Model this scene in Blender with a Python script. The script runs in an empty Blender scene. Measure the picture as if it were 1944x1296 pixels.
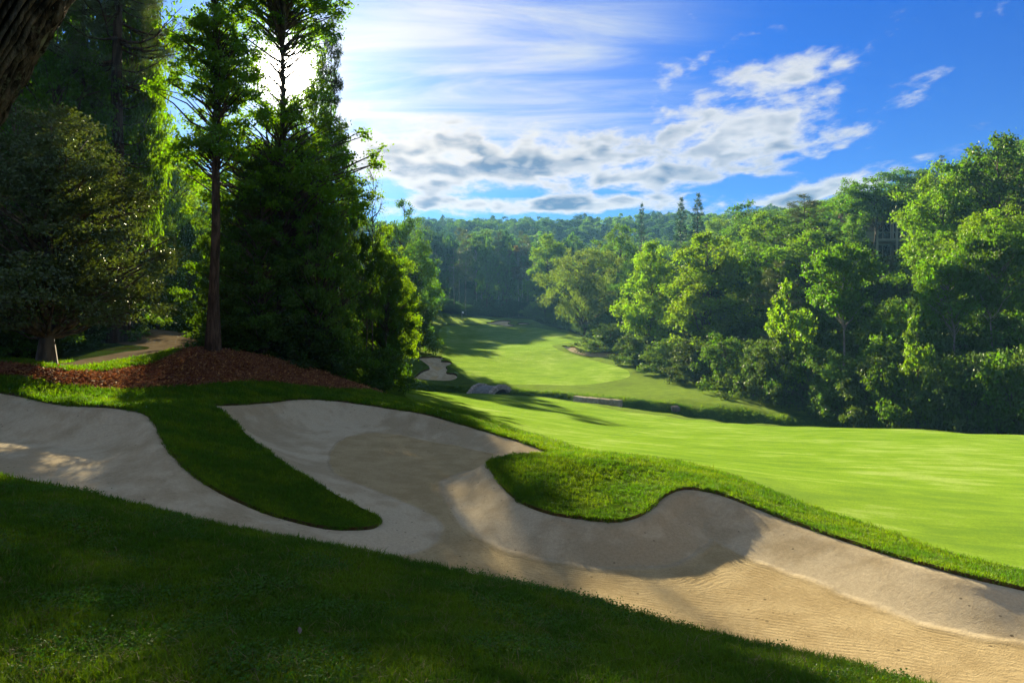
import bpy, math, random
import numpy as np

# ------------------------------------------------------------------ camera, light, exposure
SC = bpy.context.scene
COL = SC.collection
F, CX, HZ = 1296.0, 972.0, 575.0          # focal length and horizon of the photograph, in its pixels
cam_d = bpy.data.cameras.new("camera")
cam = bpy.data.objects.new("camera", cam_d); COL.objects.link(cam)
cam.location = (0, 0, 0); cam.rotation_euler = (math.radians(90), 0, 0)
cam_d.sensor_width = 36.0; cam_d.lens = 24.0
cam_d.shift_y = -(648 - HZ) / 1944.0
cam_d.clip_start = 0.1; cam_d.clip_end = 3000
SC.camera = cam

SUN_DIR = np.array([545 - CX, F, HZ - 140.0]); SUN_DIR /= np.linalg.norm(SUN_DIR)
SUN_EL = math.asin(SUN_DIR[2]); SUN_AZ = math.atan2(SUN_DIR[0], SUN_DIR[1])   # az from +Y towards +X
sun_d = bpy.data.lights.new("sun", 'SUN')
sun_d.energy = 5.0; sun_d.angle = math.radians(0.55); sun_d.color = (1.0, 0.85, 0.56)
sun = bpy.data.objects.new("sun", sun_d); COL.objects.link(sun)
sun.rotation_euler = (math.pi / 2 - SUN_EL, 0, math.pi - SUN_AZ)
sun.location = tuple(SUN_DIR * 300)
SKY_STRENGTH = 0.05
SC.view_settings.view_transform = 'Standard'
SC.view_settings.look = 'None'
SC.view_settings.gamma = 1.0
SC.view_settings.use_curve_mapping = False
SC.view_settings.exposure = 2.8
HAZE_DENSITY = 0.00020
cy = SC.cycles
cy.max_bounces = 6; cy.diffuse_bounces = 3; cy.glossy_bounces = 2; cy.transmission_bounces = 4
cy.transparent_max_bounces = 8; cy.volume_bounces = 0
cy.use_denoising = True
cy.sample_clamp_indirect = 6.0


class NT:
    """small helper for writing node graphs"""
    def __init__(s, tree): s.t = tree; s.n = tree.nodes; s.l = tree.links
    def node(s, typ, **kw):
        n = s.n.new(typ)
        for k, v in kw.items():
            if k.startswith('_'): continue
            setattr(n, k, v)
        return n
    def put(s, sock, v):
        if v is None: return
        if isinstance(v, bpy.types.NodeSocket): s.l.new(v, sock)
        elif hasattr(sock, 'default_value'):
            try: sock.default_value = v
            except Exception:
                sock.default_value = (*v, 1.0) if len(v) == 3 else v
    def m(s, op, a=0.0, b=None, c=None, clamp=False):
        n = s.n.new('ShaderNodeMath'); n.operation = op; n.use_clamp = clamp
        for i, v in enumerate((a, b, c)): s.put(n.inputs[i], v)
        return n.outputs[0]
    def v(s, op, a, b=None):
        n = s.n.new('ShaderNodeVectorMath'); n.operation = op
        s.put(n.inputs[0], a)
        if b is not None: s.put(n.inputs[3] if op == 'SCALE' else n.inputs[1], b)
        return n.outputs['Value'] if op in ('DOT_PRODUCT', 'LENGTH', 'DISTANCE') else n.outputs[0]
    def xyz(s, a):
        n = s.n.new('ShaderNodeSeparateXYZ'); s.put(n.inputs[0], a); return n.outputs
    def comb(s, x, y, z):
        n = s.n.new('ShaderNodeCombineXYZ')
        for i, q in enumerate((x, y, z)): s.put(n.inputs[i], q)
        return n.outputs[0]
    def mix(s, fac, a, b, blend='MIX'):
        n = s.n.new('ShaderNodeMix'); n.data_type = 'RGBA'; n.blend_type = blend
        s.put(n.inputs[0], fac); s.put(n.inputs[6], a); s.put(n.inputs[7], b)
        return n.outputs[2]
    def ss(s, x, lo, hi, a=0.0, b=1.0):
        n = s.n.new('ShaderNodeMapRange'); n.interpolation_type = 'SMOOTHSTEP'
        for i, q in enumerate((x, lo, hi, a, b)): s.put(n.inputs[i], q)
        return n.outputs[0]
    def lin(s, x, lo, hi, a=0.0, b=1.0):
        n = s.n.new('ShaderNodeMapRange')
        for i, q in enumerate((x, lo, hi, a, b)): s.put(n.inputs[i], q)
        return n.outputs[0]
    def noise(s, vec, scale, detail=4, rough=0.55, dist=0.0, color=False):
        n = s.n.new('ShaderNodeTexNoise')
        s.put(n.inputs['Vector'], vec)
        n.inputs['Scale'].default_value = scale; n.inputs['Detail'].default_value = detail
        n.inputs['Roughness'].default_value = rough; n.inputs['Distortion'].default_value = dist
        return n.outputs['Color'] if color else n.outputs['Fac']
    def mapping(s, vec, scale=(1, 1, 1), rot=(0, 0, 0), loc=(0, 0, 0)):
        n = s.n.new('ShaderNodeMapping'); s.put(n.inputs[0], vec)
        n.inputs['Scale'].default_value = scale; n.inputs['Rotation'].default_value = rot; n.inputs['Location'].default_value = loc
        return n.outputs[0]


def build_world():
    w = bpy.data.worlds.new("World"); SC.world = w; w.use_nodes = True
    w.node_tree.nodes.clear()
    g = NT(w.node_tree)
    out = g.node('ShaderNodeOutputWorld'); bg = g.node('ShaderNodeBackground')
    g.l.new(bg.outputs[0], out.inputs[0]); bg.inputs[1].default_value = SKY_STRENGTH
    sky = g.node('ShaderNodeTexSky'); sky.sky_type = 'NISHITA'; sky.sun_disc = False
    sky.sun_elevation = SUN_EL; sky.sun_rotation = SUN_AZ
    sky.altitude = 900; sky.air_density = 1.0; sky.dust_density = 0.6; sky.ozone_density = 2.5
    tc = g.node('ShaderNodeTexCoord'); d = g.v('NORMALIZE', tc.outputs['Generated'])
    x, y, z = g.xyz(d)
    az = g.m('MULTIPLY', g.m('ARCTAN2', x, y), 57.29578)
    el = g.m('MULTIPLY', g.m('ARCSINE', z), 57.29578)
    zz = g.m('ADD', g.m('MAXIMUM', z, 0.0), 0.10)
    p = g.comb(g.m('DIVIDE', x, zz), g.m('DIVIDE', y, zz), 0.0)

    def ell(a0, e0, wa, we, tilt=0.0):
        c, s_ = math.cos(math.radians(tilt)), math.sin(math.radians(tilt))
        da = g.m('SUBTRACT', az, a0); de = g.m('SUBTRACT', el, e0)
        u = g.m('ADD', g.m('MULTIPLY', da, c / wa), g.m('MULTIPLY', de, s_ / wa))
        v = g.m('ADD', g.m('MULTIPLY', da, -s_ / we), g.m('MULTIPLY', de, c / we))
        r2 = g.m('ADD', g.m('POWER', u, 2.0), g.m('POWER', v, 2.0))
        return g.m('EXPONENT', g.m('MULTIPLY', r2, -1.0))

    # clear sky, graded to a deeper blue
    base = g.mix(1.0, sky.outputs[0], g.mix(g.ss(el, 4.0, 26.0), (0.060, 0.165, 0.36, 1), (0.030, 0.170, 0.46, 1)), 'MULTIPLY')
    # heaps of cumulus
    masks = [ell(0, 11.5, 15, 2.7, 0), ell(19, 13.8, 8.2, 3.3, 14), ell(21.2, 16.8, 6.2, 1.7, 10),
             ell(25, 8.6, 7.0, 0.9, 12), ell(3, 8.2, 17, 0.9, 0), ell(-8, 11.5, 7, 3.0, 0), ell(10, 10.4, 7, 1.3, 0),
             ell(-60, 14, 25, 5, 0), ell(75, 13, 25, 5, 0), ell(150, 22, 45, 13, 0), ell(-140, 22, 45, 13, 0), ell(85, 24, 30, 9, 0), ell(-75, 24, 30, 9, 0)]  # the pair behind the camera is unseen, added to lift the shade
    msum = masks[0]
    for k in masks[1:]: msum = g.m('MAXIMUM', msum, k)
    vv = g.mapping(p, (1.0, 0.55, 1))
    n1 = g.noise(vv, 2.6, 9, 0.60, 0.25)
    dv = g.mapping(d, (0.75, 0.75, 1.75))
    nb = g.noise(dv, 27.0, 6, 0.58, 0.25)
    nn = g.m('ADD', g.m('MULTIPLY', n1, 0.62), g.m('MULTIPLY', nb, 0.38))
    field = g.m('ADD', nn, g.m('MULTIPLY', msum, 0.30))
    cov = g.ss(field, 0.58, 0.72)
    nlow = g.m('ADD', g.m('MULTIPLY', g.noise(vv, 2.6, 3, 0.5, 0.25), 0.62), g.m('MULTIPLY', g.noise(dv, 27.0, 2.0, 0.5, 0.25), 0.38))
    core = g.ss(g.m('ADD', nlow, g.m('MULTIPLY', msum, 0.27)), 0.66, 0.80)
    # light side of the heaps: compare with the noise a little nearer the sun
    off = g.v('ADD', d, tuple(np.array([SUN_DIR[0] * 0.01, 0, 0.022])))
    nb2 = g.noise(g.mapping(off, (0.75, 0.75, 1.75)), 27.0, 3, 0.55, 0.25)
    rim = g.ss(g.m('SUBTRACT', nb, nb2), -0.05, 0.20)
    sdot = g.m('MAXIMUM', g.v('DOT_PRODUCT', d, tuple(SUN_DIR)), 0.0)
    near = g.m('POWER', sdot, 9.0)
    K = 1.0 / (SKY_STRENGTH * 2 ** SC.view_settings.exposure)
    lit = g.mix(near, (0.74 * K, 0.77 * K, 0.80 * K, 1), (0.95 * K, 0.88 * K, 0.80 * K, 1))
    dark = g.mix(near, (0.12 * K, 0.21 * K, 0.36 * K, 1), (0.13 * K, 0.22 * K, 0.35 * K, 1))
    ccol = g.mix(g.m('MULTIPLY', core, g.m('SUBTRACT', 1.0, g.m('MULTIPLY', rim, 0.45))), lit, dark)
    # high thin veil
    cm = g.m('MAXIMUM', ell(-3, 19.5, 17, 7.0, 14), g.m('MULTIPLY', ell(-2, 14.5, 16, 4.0, 4), 0.9))
    cm = g.m('MAXIMUM', cm, g.m('MULTIPLY', g.ss(el, 22.0, 34.0), 0.85))  # unseen veil above the view, added to lift and whiten the shade
    vc = g.mapping(p, (0.7, 2.3, 1), (0, 0, math.radians(52)))
    cir = g.noise(vc, 1.7, 8, 0.62, 0.6)
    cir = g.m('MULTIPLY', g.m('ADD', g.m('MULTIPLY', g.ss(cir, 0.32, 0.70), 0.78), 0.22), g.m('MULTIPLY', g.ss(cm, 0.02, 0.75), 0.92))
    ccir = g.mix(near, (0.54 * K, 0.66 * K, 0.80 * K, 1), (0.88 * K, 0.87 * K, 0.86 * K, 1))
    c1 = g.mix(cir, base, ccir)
    c2 = g.mix(g.m('MULTIPLY', cov, 0.92), c1, ccol)
    # the sun and its aureole in the thin veil
    gl = g.m('ADD', g.m('MULTIPLY', g.m('POWER', sdot, 3200.0), 40 * K), g.m('MULTIPLY', g.m('POWER', sdot, 900.0), 1.5 * K))
    gl = g.m('ADD', gl, g.m('MULTIPLY', g.m('POWER', sdot, 70.0), 0.42 * K))
    gl = g.m('ADD', gl, g.m('MULTIPLY', g.m('POWER', sdot, 16.0), 0.04 * K))
    glow = g.v('SCALE', (1.0, 0.90, 0.72), gl)
    fin = g.v('ADD', c2, glow)
    g.l.new(fin, bg.inputs[0])
    w.cycles.sampling_method = 'MANUAL'; w.cycles.sample_map_resolution = 1024


build_world()

# ------------------------------------------------------------------ tagging helpers
def tag(o, label=None, cat=None, group=None, kind=None):
    if label: o['label'] = label
    if cat: o['category'] = cat
    if group: o['group'] = group
    if kind: o['kind'] = kind
    return o


def empty(name, loc=(0, 0, 0), rz=0.0):
    o = bpy.data.objects.new(name, None); COL.objects.link(o)
    o.location = loc; o.rotation_euler = (0, 0, rz); o.empty_display_size = 0.3
    return o


def mesh_np(name, V, Q=None, T=None, smooth=True, attrs=None):
    """mesh from numpy arrays: quads Q (n,4) and/or triangles T (n,3)"""
    me = bpy.data.meshes.new(name)
    V = np.asarray(V, dtype=np.float32)
    loops, starts, n0 = [], [], 0
    if Q is not None and len(Q):
        Q = np.asarray(Q, dtype=np.int32); loops.append(Q.ravel()); starts.append(np.arange(len(Q)) * 4); n0 = len(Q) * 4
    if T is not None and len(T):
        T = np.asarray(T, dtype=np.int32); loops.append(T.ravel()); starts.append(n0 + np.arange(len(T)) * 3)
    L = np.concatenate(loops).astype(np.int32); S = np.concatenate(starts).astype(np.int32)
    me.vertices.add(len(V)); me.vertices.foreach_set('co', V.ravel())
    me.loops.add(len(L)); me.loops.foreach_set('vertex_index', L)
    me.polygons.add(len(S)); me.polygons.foreach_set('loop_start', S)
    me.update(calc_edges=True)
    me.polygons.foreach_set('use_smooth', np.full(len(S), smooth, dtype=bool))
    for k, (dom, arr) in (attrs or {}).items():
        arr = np.asarray(arr, dtype=np.float32)
        a = me.attributes.new(k, 'FLOAT' if arr.ndim == 1 else 'FLOAT_VECTOR', dom)
        a.data.foreach_set('value' if arr.ndim == 1 else 'vector', arr.ravel())
    me.validate()
    return me


def obj(name, me, mat=None, parent=None):
    o = bpy.data.objects.new(name, me); COL.objects.link(o)
    if mat and not me.materials: me.materials.append(mat)
    if parent: o.parent = parent
    return o


class MB:
    """collects boxes, tubes and quads; build() links them as one mesh object"""
    def __init__(s): s.V = []; s.Q = []; s.T = []; s.n = 0
    def add(s, V, Q=None, T=None):
        V = np.asarray(V, float)
        if Q is not None and len(Q): s.Q.append(np.asarray(Q) + s.n)
        if T is not None and len(T): s.T.append(np.asarray(T) + s.n)
        s.V.append(V); s.n += len(V); return s
    def box(s, c, size, rz=0.0, jit=0.0, rng=None):
        sx, sy, sz = [q / 2 for q in size]
        P = np.array([[i, j, k] for k in (-sz, sz) for j in (-sy, sy) for i in (-sx, sx)], float)
        if jit: P += rng.uniform(-jit, jit, P.shape)
        ca, sa = math.cos(rz), math.sin(rz)
        P = np.column_stack([P[:, 0] * ca - P[:, 1] * sa, P[:, 0] * sa + P[:, 1] * ca, P[:, 2]]) + np.array(c)
        return s.add(P, [[0, 2, 3, 1], [4, 5, 7, 6], [0, 1, 5, 4], [2, 6, 7, 3], [0, 4, 6, 2], [1, 3, 7, 5]])
    def tube(s, pts, rad, k=6, cap=True):
        V, Q, T = tube(pts, rad, k, cap); return s.add(V, Q, T)
    def build(s, name, mat, parent=None, smooth=False):
        return obj(name, s.mesh(name, smooth), mat, parent)
    def mesh(s, name, smooth=False, attrs=None):
        return mesh_np(name, np.concatenate(s.V), np.concatenate(s.Q) if s.Q else None, np.concatenate(s.T) if s.T else None, smooth, attrs)


def tube(pts, rad, k=6, cap=True):
    pts = np.asarray(pts, float); n = len(pts); rad = np.broadcast_to(rad, (n,))
    tang = np.gradient(pts, axis=0); tang /= np.linalg.norm(tang, axis=1)[:, None] + 1e-9
    up = np.where(np.abs(tang[:, 2:3]) > 0.9, np.array([[1.0, 0, 0]]), np.array([[0, 0, 1.0]]))
    if n > 1: up = np.repeat(up[:1] if abs(tang[0, 2]) > 0.7 else up[:1], n, 0)
    a = np.cross(up, tang); a /= np.linalg.norm(a, axis=1)[:, None] + 1e-9
    b = np.cross(tang, a)
    th = np.arange(k) / k * 2 * math.pi
    V = pts[:, None, :] + rad[:, None, None] * (np.cos(th)[None, :, None] * a[:, None, :] + np.sin(th)[None, :, None] * b[:, None, :])
    V = V.reshape(-1, 3)
    i = np.arange(n - 1)[:, None] * k; j = np.arange(k)[None, :]; j2 = (j + 1) % k
    Q = np.stack([i + j, i + j2, i + k + j2, i + k + j], -1).reshape(-1, 4)
    T = None
    if cap:
        V = np.vstack([V, pts[-1:]]); c = len(V) - 1
        T = np.stack([(n - 1) * k + np.arange(k), (n - 1) * k + (np.arange(k) + 1) % k, np.full(k, c)], -1)
    return V, Q, T


# ------------------------------------------------------------------ materials
def new_mat(name):
    m = bpy.data.materials.new(name); m.use_nodes = True; m.node_tree.nodes.clear()
    g = NT(m.node_tree); g.out = g.node('ShaderNodeOutputMaterial')
    return m, g


def mat_leaf(name, gloss=0.06, rough=0.45, trans=0.5, tint=(1.25, 1.15, 0.45), color=None):
    m, g = new_mat(name)
    oi = g.node('ShaderNodeObjectInfo'); at = g.node('ShaderNodeAttribute', attribute_name='var')
    var = at.outputs['Fac']
    hs = g.node('ShaderNodeHueSaturation')
    g.put(hs.inputs['Hue'], g.lin(var, 0, 1, 0.478, 0.516)); g.put(hs.inputs['Saturation'], g.lin(var, 0, 1, 1.0, 1.08))
    g.put(hs.inputs['Value'], g.lin(g.m('POWER', var, 1.6), 0, 1, 0.62, 1.5)); g.put(hs.inputs['Color'], (*color, 1) if color else oi.outputs['Color'])
    c = hs.outputs[0]
    if color and name == 'grass_blade':
        pos = g.node('ShaderNodeNewGeometry').outputs['Position']
        c = g.mix(g.ss(g.noise(pos, 1.1, 5, 0.65), 0.40, 0.62), g.mix(1.0, c, (0.62, 0.78, 0.8, 1), 'MULTIPLY'), g.mix(1.0, c, (1.35, 1.15, 1.0, 1), 'MULTIPLY'))
    df = g.node('ShaderNodeBsdfDiffuse'); g.put(df.inputs[0], c)
    tr = g.node('ShaderNodeBsdfTranslucent'); g.put(tr.inputs[0], g.mix(1.0, c, (*tint, 1), 'MULTIPLY'))
    mx = g.node('ShaderNodeMixShader'); mx.inputs[0].default_value = trans
    g.l.new(df.outputs[0], mx.inputs[1]); g.l.new(tr.outputs[0], mx.inputs[2])
    gl = g.node('ShaderNodeBsdfGlossy'); gl.inputs['Roughness'].default_value = rough; gl.inputs[0].default_value = (0.9, 0.95, 0.85, 1)
    m2 = g.node('ShaderNodeMixShader'); m2.inputs[0].default_value = gloss
    g.l.new(mx.outputs[0], m2.inputs[1]); g.l.new(gl.outputs[0], m2.inputs[2])
    g.l.new(m2.outputs[0], g.out.inputs[0])
    return m


def mat_bark(name, c1, c2, scale=6.0, stretch=0.18, bump=0.6, lichen=None):
    m, g = new_mat(name)
    tc = g.node('ShaderNodeTexCoord'); o = tc.outputs['Object']
    v = g.mapping(o, (1, 1, stretch))
    n = g.noise(v, scale, 6, 0.65, 0.4); n2 = g.noise(o, scale * 3.5, 4, 0.6)
    c = g.mix(g.ss(n, 0.38, 0.66), (*c1, 1), (*c2, 1))
    if name == 'furrowed_bark':
        rv = g.node('ShaderNodeAttribute', attribute_name='ridge').outputs['Fac']
        c = g.mix(g.ss(rv, -1.1, 0.9), (0.004, 0.0035, 0.003, 1), g.mix(1.0, c, (1.25, 1.2, 1.15, 1), 'MULTIPLY'))
    if lichen: c = g.mix(g.m('MULTIPLY', g.ss(g.noise(o, 5.0, 5, 0.7), 0.56, 0.66), 0.75), c, (*lichen, 1))
    bs = g.node('ShaderNodeBsdfPrincipled'); g.put(bs.inputs['Base Color'], c); bs.inputs['Roughness'].default_value = 0.9; bs.inputs['Specular IOR Level'].default_value = 0.08
    bp = g.node('ShaderNodeBump'); bp.inputs['Strength'].default_value = bump; bp.inputs['Distance'].default_value = 0.05
    g.put(bp.inputs['Height'], g.m('ADD', n, g.m('MULTIPLY', n2, 0.3))); g.l.new(bp.outputs[0], bs.inputs['Normal'])
    g.l.new(bs.outputs[0], g.out.inputs[0])
    return m


def mat_turf(name, ca, cb, cc, streak=(0.5, 2.2), blade=1.0, mow=0.0):
    """short turf: colour drifts between three greens; upright blades catch and pass the low sun"""
    m, g = new_mat(name)
    geo = g.node('ShaderNodeNewGeometry'); pos = geo.outputs['Position']
    big = g.noise(pos, 0.10, 4, 0.6, 0.5); v = g.mapping(pos, (streak[0], streak[1], 1), (0, 0, math.radians(-12)))
    mid = g.noise(v, 1.0, 6, 0.68, 0.3); fine = g.noise(pos, 26.0, 3, 0.7); pat = g.noise(pos, 0.55, 5, 0.65, 0.4)
    t = g.m('ADD', g.m('MULTIPLY', big, 0.42), g.m('ADD', g.m('MULTIPLY', mid, 0.55), g.m('MULTIPLY', pat, 0.36)))
    c = g.mix(g.ss(t, 0.55, 0.68), (*ca, 1), (*cb, 1))
    c = g.mix(g.ss(t, 0.66, 0.80), c, (*cc, 1))
    c = g.mix(g.lin(fine, 0.3, 0.7), g.mix(1.0, c, (0.68, 0.70, 0.66, 1), 'MULTIPLY'), g.mix(1.0, c, (1.32, 1.26, 1.18, 1), 'MULTIPLY'))
    wn = g.node('ShaderNodeTexWhiteNoise'); wn.noise_dimensions = '3D'; g.put(wn.inputs['Vector'], g.v('SCALE', pos, 170.0))
    r = g.v('SUBTRACT', wn.outputs['Color'], (0.5, 0.5, 0.5))
    rx, ry, rz = g.xyz(r)
    up = geo.outputs['Normal']
    nrm = g.v('NORMALIZE', g.v('ADD', g.comb(g.m('MULTIPLY', rx, 2.4 * blade), g.m('MULTIPLY', ry, 2.4 * blade), 0.0), g.v('SCALE', up, 0.55)))
    df = g.node('ShaderNodeBsdfDiffuse'); g.put(df.inputs[0], c); g.l.new(nrm, df.inputs['Normal'])
    tr = g.node('ShaderNodeBsdfTranslucent'); g.put(tr.inputs[0], g.mix(1.0, c, (1.15, 1.1, 0.55, 1), 'MULTIPLY'))
    nt = g.v('NORMALIZE', g.comb(rx, ry, 0.02)); g.l.new(nt, tr.inputs['Normal'])
    mx = g.node('ShaderNodeMixShader'); mx.inputs[0].default_value = 0.42
    g.l.new(df.outputs[0], mx.inputs[1]); g.l.new(tr.outputs[0], mx.inputs[2])
    sh = g.node('ShaderNodeBsdfSheen'); g.put(sh.inputs[0], g.mix(0.5, c, (0.5, 0.6, 0.2, 1))); sh.inputs['Roughness'].default_value = 0.5
    ad = g.node('ShaderNodeMixShader'); ad.inputs[0].default_value = 0.18
    g.l.new(mx.outputs[0], ad.inputs[1]); g.l.new(sh.outputs[0], ad.inputs[2])
    g.l.new(ad.outputs[0], g.out.inputs[0])
    return m


def mat_sand():
    m, g = new_mat('sand')
    geo = g.node('ShaderNodeNewGeometry'); pos = geo.outputs['Position']
    at = g.node('ShaderNodeAttribute', attribute_name='edge'); e = at.outputs['Fac']
    wob = g.m('MULTIPLY', g.m('SUBTRACT', g.noise(pos, 0.7, 3), 0.5), 0.9)
    ew = g.m('ADD', e, wob)
    rk = g.ss(g.m('ADD', e, g.m('MULTIPLY', wob, 0.5)), 1.05, 1.22)                 # raked floor inside, smooth faces outside
    n1 = g.noise(pos, 1.6, 5, 0.6); n2 = g.noise(pos, 55.0, 3, 0.75); n3 = g.noise(pos, 9.0, 4, 0.6)
    c = g.mix(g.ss(n1, 0.35, 0.68), (0.355, 0.273, 0.146, 1), (0.440, 0.347, 0.194, 1))
    smooth = g.mix(g.ss(g.m('ADD', g.m('MULTIPLY', n1, 0.5), g.m('MULTIPLY', g.noise(pos, 0.28, 3), 0.5)), 0.42, 0.58), (0.315, 0.255, 0.162, 1), (0.415, 0.348, 0.238, 1))
    c = g.mix(rk, smooth, c)
    c = g.mix(g.lin(g.noise(pos, 20.0, 5, 0.8), 0.3, 0.7), g.mix(1.0, c, (0.82, 0.81, 0.79, 1), 'MULTIPLY'), g.mix(1.0, c, (1.17, 1.17, 1.16, 1), 'MULTIPLY'))
    c = g.mix(g.ss(n2, 0.62, 0.78), c, g.mix(1.0, c, (0.62, 0.58, 0.52, 1), 'MULTIPLY'))
    vo = g.node('ShaderNodeTexVoronoi'); g.put(vo.inputs['Vector'], pos); vo.inputs['Scale'].default_value = 4.5
    sp = g.m('MULTIPLY', g.m('LESS_THAN', vo.outputs['Distance'], 0.10), g.ss(g.noise(pos, 0.9, 2), 0.42, 0.6))
    c = g.mix(g.m('MULTIPLY', sp, 0.7), c, (0.06, 0.045, 0.03, 1))
    bs = g.node('ShaderNodeBsdfDiffuse'); g.put(bs.inputs[0], c); bs.inputs['Roughness'].default_value = 0.6
    px, py, pz = g.xyz(pos)
    line = g.m('SINE', g.m('MULTIPLY', ew, 2 * math.pi / 0.085))
    lin2 = g.m('SINE', g.m('MULTIPLY', g.m('ADD', g.m('ADD', g.m('MULTIPLY', px, 0.35), py), g.m('MULTIPLY', wob, 0.22)), 2 * math.pi / 0.085))
    sel = g.ss(e, 1.9, 2.3)
    rake = g.m('ADD', g.m('MULTIPLY', line, g.m('SUBTRACT', 1.0, sel)), g.m('MULTIPLY', lin2, sel))
    rake = g.m('MULTIPLY', rake, g.m('MULTIPLY', rk, g.lin(g.noise(pos, 2.5, 3), 0.35, 0.65, 0.15, 1.0)))
    hh = g.m('ADD', g.m('MULTIPLY', rake, 0.0055), g.m('ADD', g.m('MULTIPLY', n2, g.lin(rk, 0, 1, 0.012, 0.035)), g.m('MULTIPLY', n3, g.lin(rk, 0, 1, 0.010, 0.024))))
    # the heap of sand the rake leaves where floor and face meet
    ridge = g.m('MULTIPLY', g.ss(g.m('ABSOLUTE', g.m('SUBTRACT', g.m('ADD', e, g.m('MULTIPLY', wob, 0.5)), 1.14)), 0.0, 0.12, 1.0, 0.0), 0.03)
    hh = g.m('ADD', hh, ridge)
    bp = g.node('ShaderNodeBump'); bp.inputs['Strength'].default_value = 1.0; bp.inputs['Distance'].default_value = 1.0
    g.put(bp.inputs['Height'], hh); g.l.new(bp.outputs[0], bs.inputs['Normal'])
    g.l.new(bs.outputs[0], g.out.inputs[0])
    return m


def mat_simple(name, c1, c2, scale=8.0, rough=0.85, bump=0.3, bscale=None, dist=0.02, spec=0.03):
    m, g = new_mat(name)
    tc = g.node('ShaderNodeTexCoord'); o = tc.outputs['Object']
    n = g.noise(o, scale, 5, 0.65); n2 = g.noise(o, bscale or scale * 4, 4, 0.7)
    oi = g.node('ShaderNodeObjectInfo')
    c = g.mix(g.ss(n, 0.35, 0.65), (*c1, 1), (*c2, 1))
    c = g.mix(1.0, c, g.comb(*[g.lin(oi.outputs['Random'], 0, 1, 0.8, 1.2)] * 3), 'MULTIPLY')
    bs = g.node('ShaderNodeBsdfPrincipled'); g.put(bs.inputs['Base Color'], c); bs.inputs['Roughness'].default_value = rough
    bs.inputs['Specular IOR Level'].default_value = spec
    bp = g.node('ShaderNodeBump'); bp.inputs['Strength'].default_value = bump; bp.inputs['Distance'].default_value = dist
    g.put(bp.inputs['Height'], n2); g.l.new(bp.outputs[0], bs.inputs['Normal'])
    if rough >= 0.85:            # dead matt: no sheen at low sun
        df = g.node('ShaderNodeBsdfDiffuse'); g.put(df.inputs[0], c); df.inputs['Roughness'].default_value = 0.5
        g.l.new(bp.outputs[0], df.inputs['Normal']); bs = df
    g.l.new(bs.outputs[0], g.out.inputs[0])
    return m


M = {}
M['rough'] = mat_turf('rough_turf', (0.040, 0.098, 0.002), (0.060, 0.135, 0.003), (0.085, 0.170, 0.004), (1, 1), 0.9)
M['fairway'] = mat_turf('fairway_turf', (0.080, 0.205, 0.002), (0.132, 0.285, 0.003), (0.25, 0.38, 0.085), (0.35, 2.0), 1.0)
M['green'] = mat_turf('green_turf', (0.13, 0.24, 0.02), (0.15, 0.27, 0.025), (0.17, 0.28, 0.035), (0.4, 1.5), 1.0)
M['woodfloor'] = mat_simple('woodland_floor', (0.022, 0.026, 0.008), (0.030, 0.060, 0.010), 0.6, 0.95, 0.8, 3.0, 0.1)
M['sand'] = mat_sand()
M['mulch'] = mat_simple('mulch', (0.075, 0.022, 0.009), (0.125, 0.042, 0.018), 3.0, 0.95, 0.9, 24.0, 0.05)
M['straw'] = mat_leaf('dry_blade', 0.02, 0.5, 0.35, (1.1, 1.0, 0.6), (0.24, 0.20, 0.075))
M['clover'] = mat_leaf('clover_leaf', 0.02, 0.5, 0.4, (1.15, 1.1, 0.5), (0.055, 0.150, 0.012))
M['dry'] = mat_leaf('dry_leaf', 0.10, 0.5, 0.15, (1.1, 0.9, 0.6), (0.13, 0.075, 0.065))
M['dry_litter'] = mat_leaf('leaf_litter', 0.025, 0.6, 0.2, (1.1, 0.9, 0.6), (0.20, 0.088, 0.040))
M['path'] = mat_simple('path_asphalt', (0.085, 0.066, 0.042), (0.12, 0.094, 0.060), 2.0, 1.0, 0.10, 60.0, 0.005, 0.0)
M['leaf'] = mat_leaf('leaf', 0.018, 0.5, 0.55)
M['holly'] = mat_leaf('glossy_leaf', 0.035, 0.38, 0.30)
M['waxy'] = mat_leaf('waxy_leaf', 0.022, 0.5, 0.45)
M['needle'] = mat_leaf('needle', 0.05, 0.5, 0.28, (1.15, 1.1, 0.6))
M['blade'] = mat_leaf('grass_blade', 0.012, 0.5, 0.52, (1.15, 1.1, 0.5), (0.088, 0.190, 0.004))
M['bark'] = mat_bark('bark', (0.035, 0.026, 0.019), (0.105, 0.080, 0.060), 5.0)
M['bark_red'] = mat_bark('pine_bark', (0.024, 0.015, 0.011), (0.075, 0.047, 0.033), 6.0)
M['soil'] = mat_simple('lip_soil', (0.060, 0.044, 0.024), (0.120, 0.092, 0.052), 6.0, 0.95, 0.8, 30.0, 0.03)
M['boulder'] = mat_simple('boulder_stone', (0.09, 0.075, 0.075), (0.16, 0.135, 0.135), 4.0, 0.9, 0.8, 14.0, 0.05)
M['bark_pale'] = mat_bark('pale_bark', (0.11, 0.10, 0.09), (0.26, 0.235, 0.20), 5.0)
M['bark_near'] = mat_bark('furrowed_bark', (0.012, 0.010, 0.008), (0.125, 0.105, 0.088), 14.0, 0.16, 1.0, (0.17, 0.19, 0.13))
M['stone'] = mat_simple('stone', (0.20, 0.175, 0.16), (0.38, 0.34, 0.31), 5.0, 0.9, 0.8, 18.0, 0.04)
M['stonewall'] = mat_simple('wall_stone', (0.27, 0.23, 0.175), (0.42, 0.36, 0.28), 3.0, 0.9, 0.8, 14.0, 0.05)
M['deck'] = mat_simple('bridge_deck', (0.10, 0.10, 0.105), (0.16, 0.16, 0.165), 3.0, 0.6, 0.3, 30.0, 0.01)  # bluish tinge of the sky's reflection is put into this grey
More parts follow.
